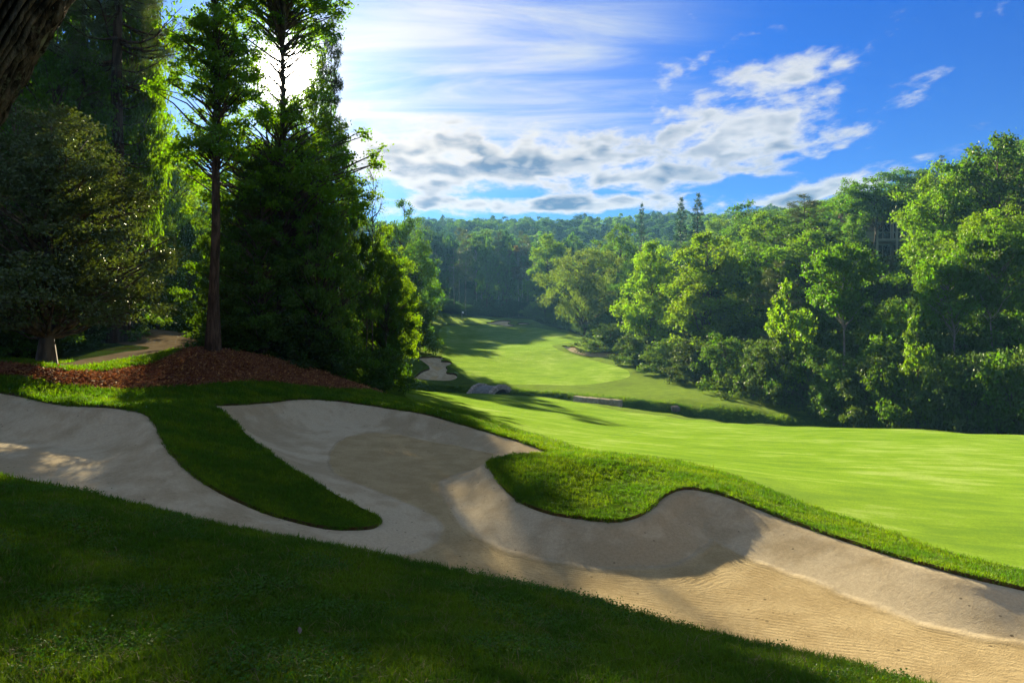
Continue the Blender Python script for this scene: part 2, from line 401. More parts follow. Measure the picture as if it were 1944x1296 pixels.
M['water'] = mat_simple('creek_water', (0.010, 0.016, 0.014), (0.016, 0.022, 0.018), 2.0, 0.06, 0.15, 5.0, 0.02, 0.5)
M['cream'] = mat_simple('cream_siding', (0.26, 0.21, 0.155), (0.32, 0.26, 0.19), 1.0, 0.8, 0.1)
M['trim'] = mat_simple('white_trim', (0.42, 0.40, 0.36), (0.50, 0.48, 0.44), 1.0, 0.6, 0.05)
M['roof'] = mat_simple('roof_shingle', (0.14, 0.075, 0.055), (0.20, 0.11, 0.08), 3.0, 0.9, 0.4)
M['glass'] = mat_simple('window_glass', (0.012, 0.015, 0.018), (0.016, 0.02, 0.024), 1.0, 0.08, 0.0, None, 0.0, 0.6)
M['flag'] = mat_simple('white_cloth', (0.75, 0.75, 0.72), (0.8, 0.8, 0.78), 4.0, 0.8, 0.05)
M['pole'] = mat_simple('pole_paint', (0.7, 0.68, 0.55), (0.75, 0.72, 0.6), 4.0, 0.5, 0.0)

# ------------------------------------------------------------------ the lie of the land
def at(px, d): return (px - CX) / F * d
def P3(px, py, d): return (at(px, d), d, (HZ - py) / F * d)


CTRL = [P3(*q) for q in [
    # lawn in front of the camera and its brow
    (0, 1296, 3.1), (500, 1296, 3.12), (972, 1296, 3.15), (1500, 1296, 3.6), (1740, 1296, 4.0),
    (0, 900, 7.2), (200, 945, 6.9), (400, 990, 6.6), (700, 1050, 6.2), (1000, 1110, 5.8), (1300, 1190, 5.1), (1600, 1262, 4.4),
    (0, 1080, 4.6), (500, 1150, 4.45), (1000, 1200, 4.3),
    # rims of the big bunker
    (0, 745, 17), (160, 768, 16), (275, 783, 15.6), (297, 808, 15), (360, 890, 12.5), (500, 968, 12.0), (620, 998, 11.8), (720, 985, 12.5),
    (590, 908, 14.0), (540, 878, 14.6), (440, 795, 17.4), (395, 767, 18.6), (520, 762, 21.5), (640, 758, 24), (800, 783, 22.3), (900, 810, 21.2),
    (1000, 838, 19.5), (1075, 863, 18),
    (450, 860, 14.5), (400, 820, 16.2), (600, 960, 12.8),
    (930, 872, 15.9), (945, 908, 14.6), (1000, 955, 12.9), (1100, 979, 12.2), (1180, 985, 12.0), (1240, 955, 12.5), (1300, 922, 13.3),
    (1080, 868, 15.3), (1200, 872, 15.2), (1100, 915, 13.9), (1200, 915, 13.9),
    (1360, 930, 13.1), (1450, 965, 12.4), (1650, 1035, 10.7), (1850, 1090, 9.5), (1944, 1113, 9.3),
    # near fairway
    (1500, 950, 13.6), (1500, 900, 17.5), (1500, 850, 26), (1500, 820, 38), (1500, 808, 46),
    (1944, 1080, 10.5), (1944, 1000, 13.2), (1944, 920, 18.5), (1944, 860, 26), (1944, 827, 35), (1750, 813, 41), (1750, 840, 30),
    (1200, 858, 20), (1200, 830, 28), (1200, 800, 42), (1200, 778, 55), (1330, 880, 18), (1330, 795, 52), (1640, 812, 45),
    (972, 815, 23.5), (972, 796, 29), (972, 775, 42), (972, 757, 57), (972, 748, 67), (860, 775, 30), (860, 755, 46), (860, 746, 64),
    (800, 765, 29), (800, 752, 42), (800, 744, 58), (760, 745, 42), (720, 748, 31),
    # beyond the creek
    (972, 738, 72), (860, 738, 74), (760, 735, 72), (820, 700, 86), (870, 722, 79), (790, 715, 82), (760, 690, 88),
    (1100, 745, 68), (1180, 748, 65), (1300, 757, 61), (1400, 775, 56), (1450, 779, 55), (1560, 800, 51),
    (1300, 735, 69), (1200, 700, 85), (1240, 710, 80), (1000, 700, 90), (1100, 690, 95), (1180, 690, 92),
    (1070, 660, 110), (1170, 672, 104), (950, 660, 120), (860, 660, 118), (830, 640, 140), (1000, 635, 143), (1100, 640, 130),
    (950, 617, 174), (840, 612, 182), (877, 606, 190), (930, 605, 190), (1000, 613, 178), (1060, 625, 155), (860, 596, 205), (1000, 604, 200), (1050, 612, 178),
    # mulch bank, path and wood on the left
    (650, 737, 27), (690, 738, 29), (560, 728, 25), (480, 724, 23.2), (400, 728, 21.5), (240, 737, 19.3), (110, 733, 18.2), (0, 716, 17.8),
    (500, 698, 25.5), (600, 705, 29), (402, 668, 25.5), (300, 688, 22.6), (340, 662, 27.5), (190, 702, 20.6), (100, 698, 19.5), (75, 693, 19), (0, 695, 19),
    (200, 682, 24), (320, 660, 29), (250, 666, 28), (100, 662, 31), (0, 665, 28), (420, 650, 34),
]]
CTRL += [(0, 0, -1.72), (-3, 0, -1.65), (3, 0, -2.0), (0, -6, -1.4), (-12, 3, -1.4), (-9, 5.5, -1.65), (-16, 12, -1.7), (8, 1, -3.0), (13, 6, -4.0), (16, 0, -3.9),
         (20, 12, -4.6), (24, 20, -5.6), (30, 12, -5.0), (40, 25, -6.0), (31, 31, -6.9), (27, 38, -7.4), (34, 40, -6.4),
         (-25, 20, -1.2), (-30, 40, -1.0), (-18, 42, -2.2), (-12, 42, -4.0), (-9, 36, -4.2), (-20, 60, -4.5), (-14, 75, -7.5), (-40, 70, -2.0), (-22, 110, -5.5), (-30, 150, -4.0), (-26, 190, -2.5),
         (-60, 20, 0), (-60, 110, 1), (-70, 200, 6), (-120, 100, 9), (-150, 220, 22),
         (40, 52, -3.6), (50, 48, -2.0), (36, 62, -5.4), (31, 72, -6.6), (26, 85, -7.2), (24, 100, -6.6), (22, 120, -6.0), (20, 150, -4.6), (14, 190, -3.2),
         (57, 104, 6.0), (48, 90, 0.8), (62, 75, 5.0), (75, 60, 8.0), (80, 110, 14), (45, 130, 1.5), (65, 150, 9), (40, 180, 3), (95, 90, 20), (130, 60, 26), (90, 200, 18), (110, 150, 24),
         (0, 225, -1.0), (-40, 230, 1.5), (40, 230, 5), (0, 280, 10), (60, 300, 17), (-80, 300, 20), (0, 350, 25), (-70, 430, 40), (0, 440, 40), (75, 430, 41), (140, 390, 44), (180, 280, 38),
         (-200, 400, 48), (220, 430, 52), (0, 560, 42), (-300, 560, 50), (300, 560, 55), (0, 720, 38), (450, 450, 55), (-450, 450, 55), (650, 200, 50), (-650, 200, 50),
         (40, -20, -4), (-40, -20, 0), (0, -60, 0), (120, -60, 4), (-120, -60, 8), (0, -300, 15), (400, -300, 30), (-400, -300, 30), (0, -720, 30), (700, -200, 40), (-700, -200, 40), (250, 0, 32), (-250, 0, 26)]
CTRL = np.array(CTRL)


class TPS:
    def __init__(s, C, reg=1e-4):
        s.P = C[:, :2] / 50.0; n = len(C)
        K = s.k(s.P, s.P) + np.eye(n) * reg
        A = np.zeros((n + 3, n + 3)); A[:n, :n] = K; A[:n, n] = 1; A[:n, n + 1:] = s.P; A[n:, :n] = A[:n, n:].T
        b = np.zeros(n + 3); b[:n] = C[:, 2]
        s.w = np.linalg.solve(A, b)
    @staticmethod
    def k(a, b):
        r2 = ((a[:, None, :] - b[None, :, :]) ** 2).sum(-1); return 0.5 * r2 * np.log(r2 + 1e-12)
    def __call__(s, X, Y):
        q = np.column_stack([np.ravel(X), np.ravel(Y)]) / 50.0; out = np.empty(len(q)); n = len(s.P)
        for i in range(0, len(q), 20000):
            b = q[i:i + 20000]; out[i:i + 20000] = s.k(b, s.P) @ s.w[:n] + s.w[n] + b @ s.w[n + 1:]
        return out.reshape(np.shape(X))


TERR = TPS(CTRL)
CREEK = np.array([(at(px, d), d) for px, d in [(300, 80), (550, 77), (700, 75), (850, 72.5), (935, 70), (1050, 65.5), (1140, 60.5), (1250, 57.2), (1350, 54.2), (1450, 51), (1600, 47.6), (1760, 43.5), (1944, 38.5), (2300, 36)]])


def seg_dist(X, Y, poly, closed):
    x = np.ravel(X); y = np.ravel(Y); best = np.full(len(x), 1e18)
    n = len(poly)
    for i in range(n if closed else n - 1):
        a = poly[i]; b = poly[(i + 1) % n]; e = b - a; L = e @ e + 1e-12
        t = np.clip(((x - a[0]) * e[0] + (y - a[1]) * e[1]) / L, 0, 1)
        best = np.minimum(best, (x - a[0] - t * e[0]) ** 2 + (y - a[1] - t * e[1]) ** 2)
    return np.sqrt(best).reshape(np.shape(X))


def smst(x, a, b):
    t = np.clip((x - a) / (b - a), 0, 1); return t * t * (3 - 2 * t)


def lumps(X, Y):
    return (np.sin(X * 0.9 + 1.3 * np.sin(Y * 0.37)) * np.sin(Y * 0.71 + 0.8 * np.sin(X * 0.53)))


def height0(X, Y):
    return TERR(X, Y)


def height(X, Y):
    z = TERR(X, Y)
    x = np.ravel(X); y = np.ravel(Y); zz = z.ravel().copy()
    near = (y > 20) & (y < 100) & (x > -80) & (x < 60)
    if near.any():
        dd = seg_dist(x[near], y[near], CREEK, False)
        zz[near] -= 1.25 * smst(dd, 2.6, 0.9)
        zz[near] += 0.20 * lumps(x[near] * 1.4, y[near] * 1.2) * smst(dd, 7.5, 4.0) * smst(y[near], 44, 52) * smst(x[near], 8, 18)
    zz += 0.05 * lumps(x * 0.8 + 3, y * 0.8) * smst(np.hypot(x, y), 9, 25)
    return zz.reshape(np.shape(z))


def ray(px, py, lo=3.0, hi=420.0, fn=height0):
    """where the line of sight through a photograph pixel meets the ground"""
    d = np.geomspace(lo, hi, 900); z = fn((px - CX) / F * d, d); s = (HZ - py) / F * d
    k = np.nonzero(s < z)[0]
    i = k[0] if len(k) else len(d) - 1
    if i > 0:
        f0, f1 = s[i - 1] - z[i - 1], s[i] - z[i]; t = f0 / (f0 - f1 + 1e-9); dd = d[i - 1] + t * (d[i] - d[i - 1])
    else: dd = d[0]
    return np.array([(px - CX) / F * dd, dd])


def smooth_poly(P, n=4):
    P = np.asarray(P, float); N = len(P); out = []
    for i in range(N):
        p0, p1, p2, p3 = P[i - 1], P[i], P[(i + 1) % N], P[(i + 2) % N]
        for k in range(n):
            t = k / n
            out.append(0.5 * (2 * p1 + (p2 - p0) * t + (2 * p0 - 5 * p1 + 4 * p2 - p3) * t * t + (3 * p1 - p0 - 3 * p2 + p3) * t ** 3))
    return np.array(out)


def sdf(X, Y, poly, margin=3.0):
    """positive inside"""
    x = np.ravel(X); y = np.ravel(Y); out = np.full(len(x), -margin)
    lo = poly.min(0) - margin; hi = poly.max(0) + margin
    k = np.nonzero((x > lo[0]) & (x < hi[0]) & (y > lo[1]) & (y < hi[1]))[0]
    if len(k) == 0: return out.reshape(np.shape(X))
    xx, yy = x[k], y[k]; ins = np.zeros(len(k), bool); n = len(poly)
    for i in range(n):
        a = poly[i]; b = poly[(i + 1) % n]
        c = ((a[1] > yy) != (b[1] > yy)) & (xx < (b[0] - a[0]) * (yy - a[1]) / (b[1] - a[1] + 1e-15) + a[0])
        ins ^= c
    dd = seg_dist(xx, yy, poly, True)
    out[k] = np.where(ins, dd, -np.minimum(dd, margin))
    return out.reshape(np.shape(X))


def plan(pix, dist=None): return [ray(px, py) for px, py in pix]


# outlines (photograph pixels traced onto the land, then real plan coordinates)
b_up = [(0, 745, 17.0), (60, 748, 16.9), (100, 757, 16.5), (160, 768, 16), (230, 772, 15.8), (275, 783, 15.6), (297, 808, 15), (318, 850, 13.6), (360, 890, 12.5), (420, 930, 12.1),
        (500, 968, 12.0), (560, 985, 11.9), (620, 998, 11.8), (680, 1003, 11.9), (712, 998, 12.1), (720, 985, 12.5), (705, 968, 12.85), (660, 945, 13.3), (590, 908, 14.0), (540, 878, 14.6),
        (490, 838, 15.9), (440, 795, 17.4), (405, 770, 18.4), (400, 766, 18.9), (440, 765, 19.6), (520, 762, 21.5), (580, 759, 23), (640, 758, 24), (700, 763, 24), (760, 775, 23), (830, 790, 22), (900, 810, 21.2), (960, 827, 20.2),
        (1010, 841, 19.3), (1045, 853, 18.5), (1075, 863, 18.0), (1078, 867, 17.4), (1020, 867, 16.8), (960, 868, 16.3), (932, 872, 15.9), (928, 885, 15.5), (942, 907, 14.7), (966, 931, 13.7), (1000, 955, 12.9), (1050, 970, 12.4), (1100, 979, 12.2), (1140, 984, 12.05),
        (1180, 985, 12.0), (1215, 975, 12.15), (1240, 955, 12.5), (1265, 933, 13.0), (1300, 922, 13.3), (1360, 930, 13.1), (1450, 965, 12.4), (1550, 1000, 11.5), (1650, 1035, 10.7), (1750, 1065, 10.0), (1850, 1090, 9.5), (1944, 1113, 9.3)]
bp_ = [(at(a, c), c) for a, b, c in b_up]
bp_ += [(9.2, 8.4), (10.0, 6.5), (9.5, 4.2), (7.5, 2.6), (5.0, 2.2), (3.4, 3.0)]
bp_ += [(at(a, c), c) for a, b, c in [(1740, 1296, 4.0), (1600, 1262, 4.4), (1300, 1190, 5.1), (1000, 1110, 5.8), (700, 1050, 6.2), (400, 990, 6.6), (200, 945, 6.9), (0, 900, 7.2)]]
bp_ += [(-8.5, 7.6), (-12.5, 8.6), (-15.5, 11.0), (-16.2, 14.5), (-14.8, 16.6)]
POLY = {}
POLY['big'] = smooth_poly(bp_, 4)
POLY['left'] = smooth_poly(plan([(772, 714), (800, 704), (816, 697), (802, 686), (794, 678), (830, 676), (845, 680), (832, 684), (855, 685), (857, 690), (846, 696), (851, 700), (847, 707), (864, 708), (868, 716), (855, 722), (815, 721)]), 4)
POLY['right'] = smooth_poly(plan([(1066, 656), (1085, 656), (1100, 662), (1122, 668), (1150, 667), (1175, 671), (1165, 676), (1120, 676), (1098, 672), (1078, 664)]), 4)
POLY['far_a'] = smooth_poly(plan([(922, 612), (936, 610), (950, 608), (968, 608), (970, 611), (962, 613), (979, 618), (962, 618.5), (945, 615.5), (930, 615)]), 3)
POLY['far_b'] = smooth_poly(plan([(982, 612.5), (995, 612), (1008, 614.5), (995, 615.5), (984, 615.5)]), 3)
SAND = {'big': (1.15, 0.06), 'left': (1.3, 0.22), 'right': (1.3, 0.22), 'far_a': (1.6, 0.3), 'far_b': (1.4, 0.3)}
fn_ = [(at(a, c), c) for a, b, c in [(775, 748, 38), (800, 757, 36), (880, 780, 29), (960, 808, 24.5), (1040, 838, 21.5), (1100, 852, 19.5), (1200, 868, 18.2), (1350, 905, 16.0), (1500, 948, 13.9), (1700, 1008, 12.0), (1944, 1080, 10.5)]]
fn_ += [(14, 9), (22, 10), (32, 18), (36, 27), (31, 32)] + [(at(a, c), c) for a, c in [(1944, 35), (1750, 40), (1600, 44), (1450, 47), (1330, 50.5), (1200, 53.5), (1100, 58), (1000, 63.5), (935, 66.5), (860, 66.5), (800, 60), (765, 48)]]
POLY['fairway_near'] = smooth_poly(fn_, 3)
POLY['fairway_far'] = smooth_poly(plan([(845, 690), (880, 712), (905, 725), (960, 729), (1060, 731), (1140, 727), (1190, 716), (1195, 708), (1180, 698), (1120, 682), (1060, 664), (1050, 655), (1090, 650), (1150, 652), (1090, 638), (1020, 622), (960, 622), (915, 617), (850, 618), (832, 635), (850, 660), (838, 675)]), 3)
POLY['green'] = smooth_poly(plan([(826, 610), (850, 613), (905, 613.5), (925, 608), (930, 604.5), (900, 602.5), (850, 603), (826, 606)]), 3)
POLY['path'] = smooth_poly([(-30, 19), (at(0, 20.5), 20.5), (at(60, 20.8), 20.8)] + plan([(110, 697), (190, 690), (260, 680), (310, 671), (352, 661)]) + [(-16, 36), (-18, 48), (-22, 48), (-21, 36)] + plan([(285, 661), (240, 668), (200, 674), (150, 681), (90, 690)]) + [(at(0, 23), 23), (-30, 22)], 3)
POLY['mulch'] = smooth_poly([(at(-200, 17), 17.5)] + plan([(0, 715), (85, 726), (175, 738), (230, 738), (300, 733), (345, 731), (400, 727), (480, 724), (560, 729), (640, 736), (688, 738.5)]) + [(-6.0, 31.5), (-8.5, 34), (-12, 33), (-13.6, 29)] + plan([(345, 667), (320, 677), (285, 690), (240, 697), (190, 705), (120, 704), (70, 698), (0, 692)]) + [(at(-200, 20), 20)], 3)
# lawns end where the wood begins: everything outside this outline is woodland floor
POLY['lawn'] = smooth_poly([(-60, -40), (-40, 5), (-30, 14), (-24, 18.5), (-22, 24), (-15, 23.5), (-11.8, 28), (-9, 31), (-7.0, 38), (-11.5, 55), (-14.5, 70), (-17.5, 80), (-18, 98), (-16.5, 120), (-19, 150), (-23, 195), (-20, 212), (-5, 204), (2, 199), (4.5, 190), (9.0, 168), (11.5, 150), (13.5, 130), (17.5, 112), (16.5, 96), (17, 86), (20, 75), (22.5, 64), (24.5, 56), (29, 50), (29, 44), (33, 37.5), (42, 32), (60, 20), (60, -40)], 3)

FLOOR = np.array([P3(*q) for q in [(150, 850, 14.5), (0, 850, 14.2), (560, 1020, 11.0), (760, 1040, 11.5), (700, 870, 18), (640, 806, 22.4), (850, 850, 19.8), (950, 1000, 12.7), (1100, 1080, 11), (1400, 1150, 9.6), (1480, 1060, 11.4),
                                   (1800, 1200, 8.7), (1944, 1180, 8.9), (1000, 868, 18.2), (400, 960, 11.2), (880, 905, 16.4), (850, 1020, 12.2), (1300, 1010, 12.3)]] +
                 [(6, 5, -4.2), (3, 6.5, -4.3), (8, 4, -4.1), (-13, 12.5, -2.9), (-9, 9.5, -3.15), (-5, 8.8, -3.45), (-1, 8.3, -4.1), (4, 4.5, -4.25)])
FLOOR_T = TPS(FLOOR, 1e-3)

# polar sheet of ground: fine near the lawns, coarse behind
ctr = np.array([0.0, -0.6])
rr = np.concatenate([[0.7, 1.2, 1.7, 2.2], np.geomspace(2.6, 215, 570), np.geomspace(218, 720, 40)])
azs = np.radians(np.concatenate([np.arange(-180, -48, 4.0), np.arange(-48, -39, 0.8), np.arange(-39, 39, 0.24), np.arange(39, 48, 0.8), np.arange(48, 180, 4.0)]))
NR, NA = len(rr), len(azs)
GX = ctr[0] + rr[:, None] * np.sin(azs)[None, :]; GY = ctr[1] + rr[:, None] * np.cos(azs)[None, :]
frozen = np.zeros((NR, NA), bool)
vals = {}
ORDER = ['lawn', 'fairway_near', 'fairway_far', 'green', 'mulch', 'path', 'big', 'left', 'right', 'far_a', 'far_b']
for key in ORDER[::-1]:
    s = sdf(GX, GY, POLY[key])
    moved = np.zeros_like(frozen)
    for axis in (0, 1):
        if axis == 0: A = (slice(0, -1), slice(None)); B = (slice(1, None), slice(None))
        else: A = (slice(None), slice(0, -1)); B = (slice(None), slice(1, None))
        sa, sb = s[A], s[B]
        ii = np.argwhere((sa * sb < 0))
        for i, j in ii:
            a = (i, j); b = (i + 1, j) if axis == 0 else (i, j + 1)
            va, vb = s[a], s[b]
            if va * vb >= 0: continue
            t = va / (va - vb)
            if (t < 0.5 and not frozen[a]) or frozen[b]: tgt, tt = a, t
            else: tgt, tt = b, t
            if not frozen[tgt]:
                nx = GX[a] + (GX[b] - GX[a]) * tt; ny = GY[a] + (GY[b] - GY[a]) * tt
                GX[tgt], GY[tgt] = nx, ny; frozen[tgt] = True
            s[tgt] = 0.0
    vals[key] = s
for key in ORDER:      # signed distance again where vertices moved; keep the exact zeros
    z0 = vals[key] == 0.0
    vals[key] = np.where(z0, 0.0, sdf(GX, GY, POLY[key])); vals[key][np.abs(vals[key]) < 1e-6] = 0.0
GZ = height(GX, GY)
idx = np.arange(NR * NA).reshape(NR, NA)
a_ = idx[:-1, :]; b_ = np.roll(idx, -1, 1)[:-1, :]; c_ = np.roll(idx, -1, 1)[1:, :]; d_ = idx[1:, :]
quads = np.stack([a_, b_, c_, d_][::1], -1).reshape(-1, 4)      # seen from above: counter-clockwise
zerocnt = np.zeros(NR * NA, int)
for key in ORDER: zerocnt += (vals[key].ravel() == 0)
use02 = (zerocnt[quads[:, 0]] + zerocnt[quads[:, 2]]) >= (zerocnt[quads[:, 1]] + zerocnt[quads[:, 3]])
T1 = np.where(use02[:, None], quads[:, [0, 1, 2]], quads[:, [0, 1, 3]]); T2 = np.where(use02[:, None], quads[:, [0, 2, 3]], quads[:, [1, 2, 3]])
TRI = np.concatenate([T1, T2])
zone = np.full(len(TRI), 'wood', dtype='<U16')
for key in ORDER:
    sv = vals[key].ravel()[TRI].sum(1); zone[sv > 0] = key
FX, FY, FZ = GX.ravel(), GY.ravel(), GZ.ravel()
SANDZ = FZ.copy()
for key in SAND:
    w, lip = SAND[key]; s = vals[key].ravel(); k = s >= 0
    base = FZ[k] - lip
    fl = FLOOR_T(FX[k], FY[k]) if key == 'big' else FZ[k] - 0.75
    t = smst(s[k], 0, w) if key != 'big' else smst(s[k], -0.25, 1.25) * smst(s[k], 0, 0.4)
    zz = base * (1 - t) + fl * t
    SANDZ[k] = np.minimum(zz, base)


def zone_obj(name, keys, mat, skirt_from=(), sandkey=None, extra=None):
    m = np.isin(zone, keys); T = TRI[m]
    used, inv = np.unique(T, return_inverse=True); T = inv.reshape(-1, 3)
    Z = SANDZ if sandkey else FZ
    V = np.column_stack([FX[used], FY[used], Z[used]])
    attrs = {}
    if sandkey:
        e_ = vals[sandkey].ravel()[used]
        if sandkey == 'big': e_ = e_ * smst(FX[used], -6.2, -3.4)      # the left arm is not raked
        attrs['edge'] = ('POINT', e_)
    Q = None
    if skirt_from:
        # turf edge hanging over the sand
        g2l = -np.ones(NR * NA, int); g2l[used] = np.arange(len(used))
        ms = np.isin(zone, skirt_from); Ts = TRI[ms]
        es = np.concatenate([Ts[:, [0, 1]], Ts[:, [1, 2]], Ts[:, [2, 0]]])
        eo = np.concatenate([TRI[m][:, [0, 1]], TRI[m][:, [1, 2]], TRI[m][:, [2, 0]]])
        ko = np.sort(eo, 1); ks = np.sort(es, 1)
        code = lambda a: a[:, 0].astype(np.int64) * (NR * NA) + a[:, 1]
        hit = np.isin(code(ko), code(ks)); e = eo[hit]
        drop = np.zeros(NR * NA)
        vs = np.unique(e); drop[vs] = (FZ - SANDZ)[vs] + 0.06
        lowi = {v: len(V) + i for i, v in enumerate(vs)}
        V = np.vstack([V, np.column_stack([FX[vs], FY[vs], FZ[vs] - drop[vs]])])
        Q = np.array([[g2l[a], g2l[b], lowi[b], lowi[a]] for a, b in e]) if len(e) else None
    me = mesh_np(name, V, Q, T, True, attrs)
    if Q is not None:
        me.materials.append(mat); me.materials.append(M['soil'])
        mi = np.zeros(len(me.polygons), np.int32); mi[:len(Q)] = 1; me.polygons.foreach_set('material_index', mi)
    return tag(obj(name, me, mat), extra, None, None, 'structure')


zone_obj('rough_grass', ['lawn'], M['rough'], list(SAND))
zone_obj('fairway', ['fairway_near'], M['fairway'], list(SAND))
zone_obj('fairway', ['fairway_far'], M['fairway'], list(SAND))
zone_obj('putting_green', ['green'], M['green'])
zone_obj('woodland_floor', ['wood'], M['woodfloor'])
zone_obj('mulch_bed', ['mulch'], M['mulch'])
zone_obj('cart_path', ['path'], M['path'])
for key in SAND: zone_obj('sand_bunker', [key], M['sand'], (), key)
# a plug under the camera where the polar sheet has its hole
k0 = idx[0]; V0 = np.vstack([np.column_stack([FX[k0], FY[k0], FZ[k0]]), [[ctr[0], ctr[1], FZ[k0].mean()]]])
nA = len(k0); T0 = np.stack([np.arange(nA), (np.arange(nA) + 1) % nA, np.full(nA, nA)], -1)[:, [1, 0, 2]]
tag(obj('rough_grass', mesh_np('rough_grass', V0, None, T0), M['rough']), kind='structure')

# creek water along the channel
cw = smooth_poly(CREEK, 3)[:-3 * 1]; cw = np.array([p for p in smooth_poly(np.vstack([CREEK, CREEK[-1:] + 0.01]), 3)])[:(len(CREEK) - 1) * 3]
tg = np.gradient(cw, axis=0); tg /= np.linalg.norm(tg, axis=1)[:, None]; nrm_ = np.column_stack([-tg[:, 1], tg[:, 0]])
zc = height0(cw[:, 0], cw[:, 1]) - 1.08
VW = np.vstack([np.column_stack([cw + nrm_ * 2.0, zc]), np.column_stack([cw - nrm_ * 2.0, zc])]); n_ = len(cw)
QW = np.stack([np.arange(n_ - 1), np.arange(n_ - 1) + n_, np.arange(n_ - 1) + n_ + 1, np.arange(n_ - 1) + 1], -1)
tag(obj('creek_water', mesh_np('creek_water', VW, QW), M['water']), kind='structure')

# ------------------------------------------------------------------ trees: prototypes
def unit(v): return v / (np.linalg.norm(v, axis=-1, keepdims=True) + 1e-9)


def leaf_quads(P, N, L, W, rng, droop=0.25):
    """one folded, pointed quad per leaf"""
    n = len(P); r = unit(rng.normal(size=(n, 3))); t = unit(np.cross(N, r)); t[:, 2] -= droop; t = unit(t)
    b = unit(np.cross(N, t)); L = np.broadcast_to(L, (n,))[:, None]; W = np.broadcast_to(W, (n,))[:, None]
    fold = N * W * rng.uniform(-0.1, 0.45, (n, 1))
    V = np.stack([P, P + t * L * 0.45 + b * W * 0.5 + fold, P + t * L, P + t * L * 0.45 - b * W * 0.5 + fold], 1).reshape(-1, 3)
    return V, np.arange(4 * n).reshape(-1, 4)


def trunk_line(H, lean, wob, rng, n=9):
    z = np.linspace(0, H, n); p = np.cumsum(rng.normal(size=(n, 2)) * wob, 0); p -= p[0]
    return np.column_stack([p[:, 0] + lean[0] * z, p[:, 1] + lean[1] * z, z])


def on_line(line, z): return np.column_stack([np.interp(z, line[:, 2], line[:, 0]), np.interp(z, line[:, 2], line[:, 1])])


class Proto:
    def __init__(s, name, trunk, crown, H, R, crown_name='crown'): s.name, s.trunk, s.crown, s.H, s.R, s.crown_name = name, trunk, crown, H, R, crown_name


def broadleaf(name, seed, H, cb, R, prof, ncl, nleaf, leaf, cl=0.27, flat=0.62, tr=0.22, bark='bark', leafmat='leaf', up=0.55, lean=(0, 0), wob=0.12, drop=0.0, out=0.42, top=0.9, sub=4, skirt=0.0):
    rng = np.random.default_rng(seed)
    line = trunk_line(H * top, lean, wob, rng)
    mb = MB()
    zs = line[:, 2] / line[-1, 2]
    rad = tr * (1 - 0.86 * zs ** 0.9); rad[0] *= 1.5
    pl = np.vstack([line[:1] - [0, 0, 0.35], line]); mb.tube(pl, np.concatenate([[rad[0] * 1.25], rad]), 9)
    # cluster centres in an uneven crown
    t = rng.uniform(0, 1, ncl * 8); w = prof(t); keep = rng.uniform(0, 1, len(t)) < w / w.max(); t = t[keep][:ncl]
    ang = rng.uniform(0, 2 * np.pi, len(t)); ph = rng.uniform(0, 6.28, 4)
    lob = 1 + 0.22 * np.sin(2 * ang + ph[0] + 4 * t) + 0.16 * np.sin(3 * ang + ph[1] - 5 * t) + 0.12 * np.sin(5 * ang + ph[2] + 9 * t)
    r = R * prof(t) * rng.uniform(0, 1, len(t)) ** out * lob
    z = H * (cb + (1 - cb) * (0.04 + 0.93 * t))
    ax = on_line(line, np.minimum(z, H * top))
    C = np.column_stack([ax[:, 0] + r * np.cos(ang), ax[:, 1] + r * np.sin(ang), z - skirt * r])
    size = R * cl * rng.uniform(0.6, 1.25, len(t)) * (0.55 + 0.45 * prof(t))
    # limbs
    for k in range(len(C)):
        c = C[k]; za = np.clip(z[k] - 0.62 * r[k] - 0.3, H * cb * 0.75, H * top * 0.97)
        a = np.array([*on_line(line, np.array([za]))[0], za]); m = (a + c) / 2 + [0, 0, 0.10 * r[k]] + rng.normal(size=3) * 0.06 * r[k]
        r0 = min(tr * 0.42, 0.018 + 0.018 * r[k]) * rng.uniform(0.7, 1.2)
        mb.tube([a, a * 0.5 + m * 0.5 + rng.normal(size=3) * 0.04 * r[k], m, c], [r0, r0 * 0.75, r0 * 0.55, r0 * 0.22], 4, False)
    trunk = mb.mesh('trunk', True)
    # leaves: each cluster is a handful of sprays
    per = (size ** 2 / (size ** 2).sum() * nleaf).astype(int) + 3
    cid = np.repeat(np.arange(len(C)), per); n = len(cid)
    S = unit(rng.normal(size=(len(C) * sub, 3))) * rng.uniform(0.35, 0.95, (len(C) * sub, 1)); S[:, 2] *= flat
    sid = cid * sub + rng.integers(0, sub, n)
    loc = S[sid] + rng.normal(size=(n, 3)) * np.array([0.30, 0.30, 0.30 * flat])
    P = C[cid] + loc * size[cid][:, None]
    N = unit(rng.normal(size=(n, 3)) * 0.75 + unit(loc) * 0.45 + np.array([0, 0, up]))
    L = leaf * rng.uniform(0.65, 1.3, n)
    V, Q = leaf_quads(P, N, L, L * rng.uniform(0.5, 0.72, n), rng)
    var = np.clip(rng.normal(0.45, 0.17, n) + (rng.uniform(-0.16, 0.16, len(C)))[cid], 0, 1)
    crown = mesh_np('crown', V, Q, None, False, {'var': ('FACE', var)})
    trunk.materials.append(M[bark]); crown.materials.append(M[leafmat])
    return Proto(name, trunk, crown, H, R)


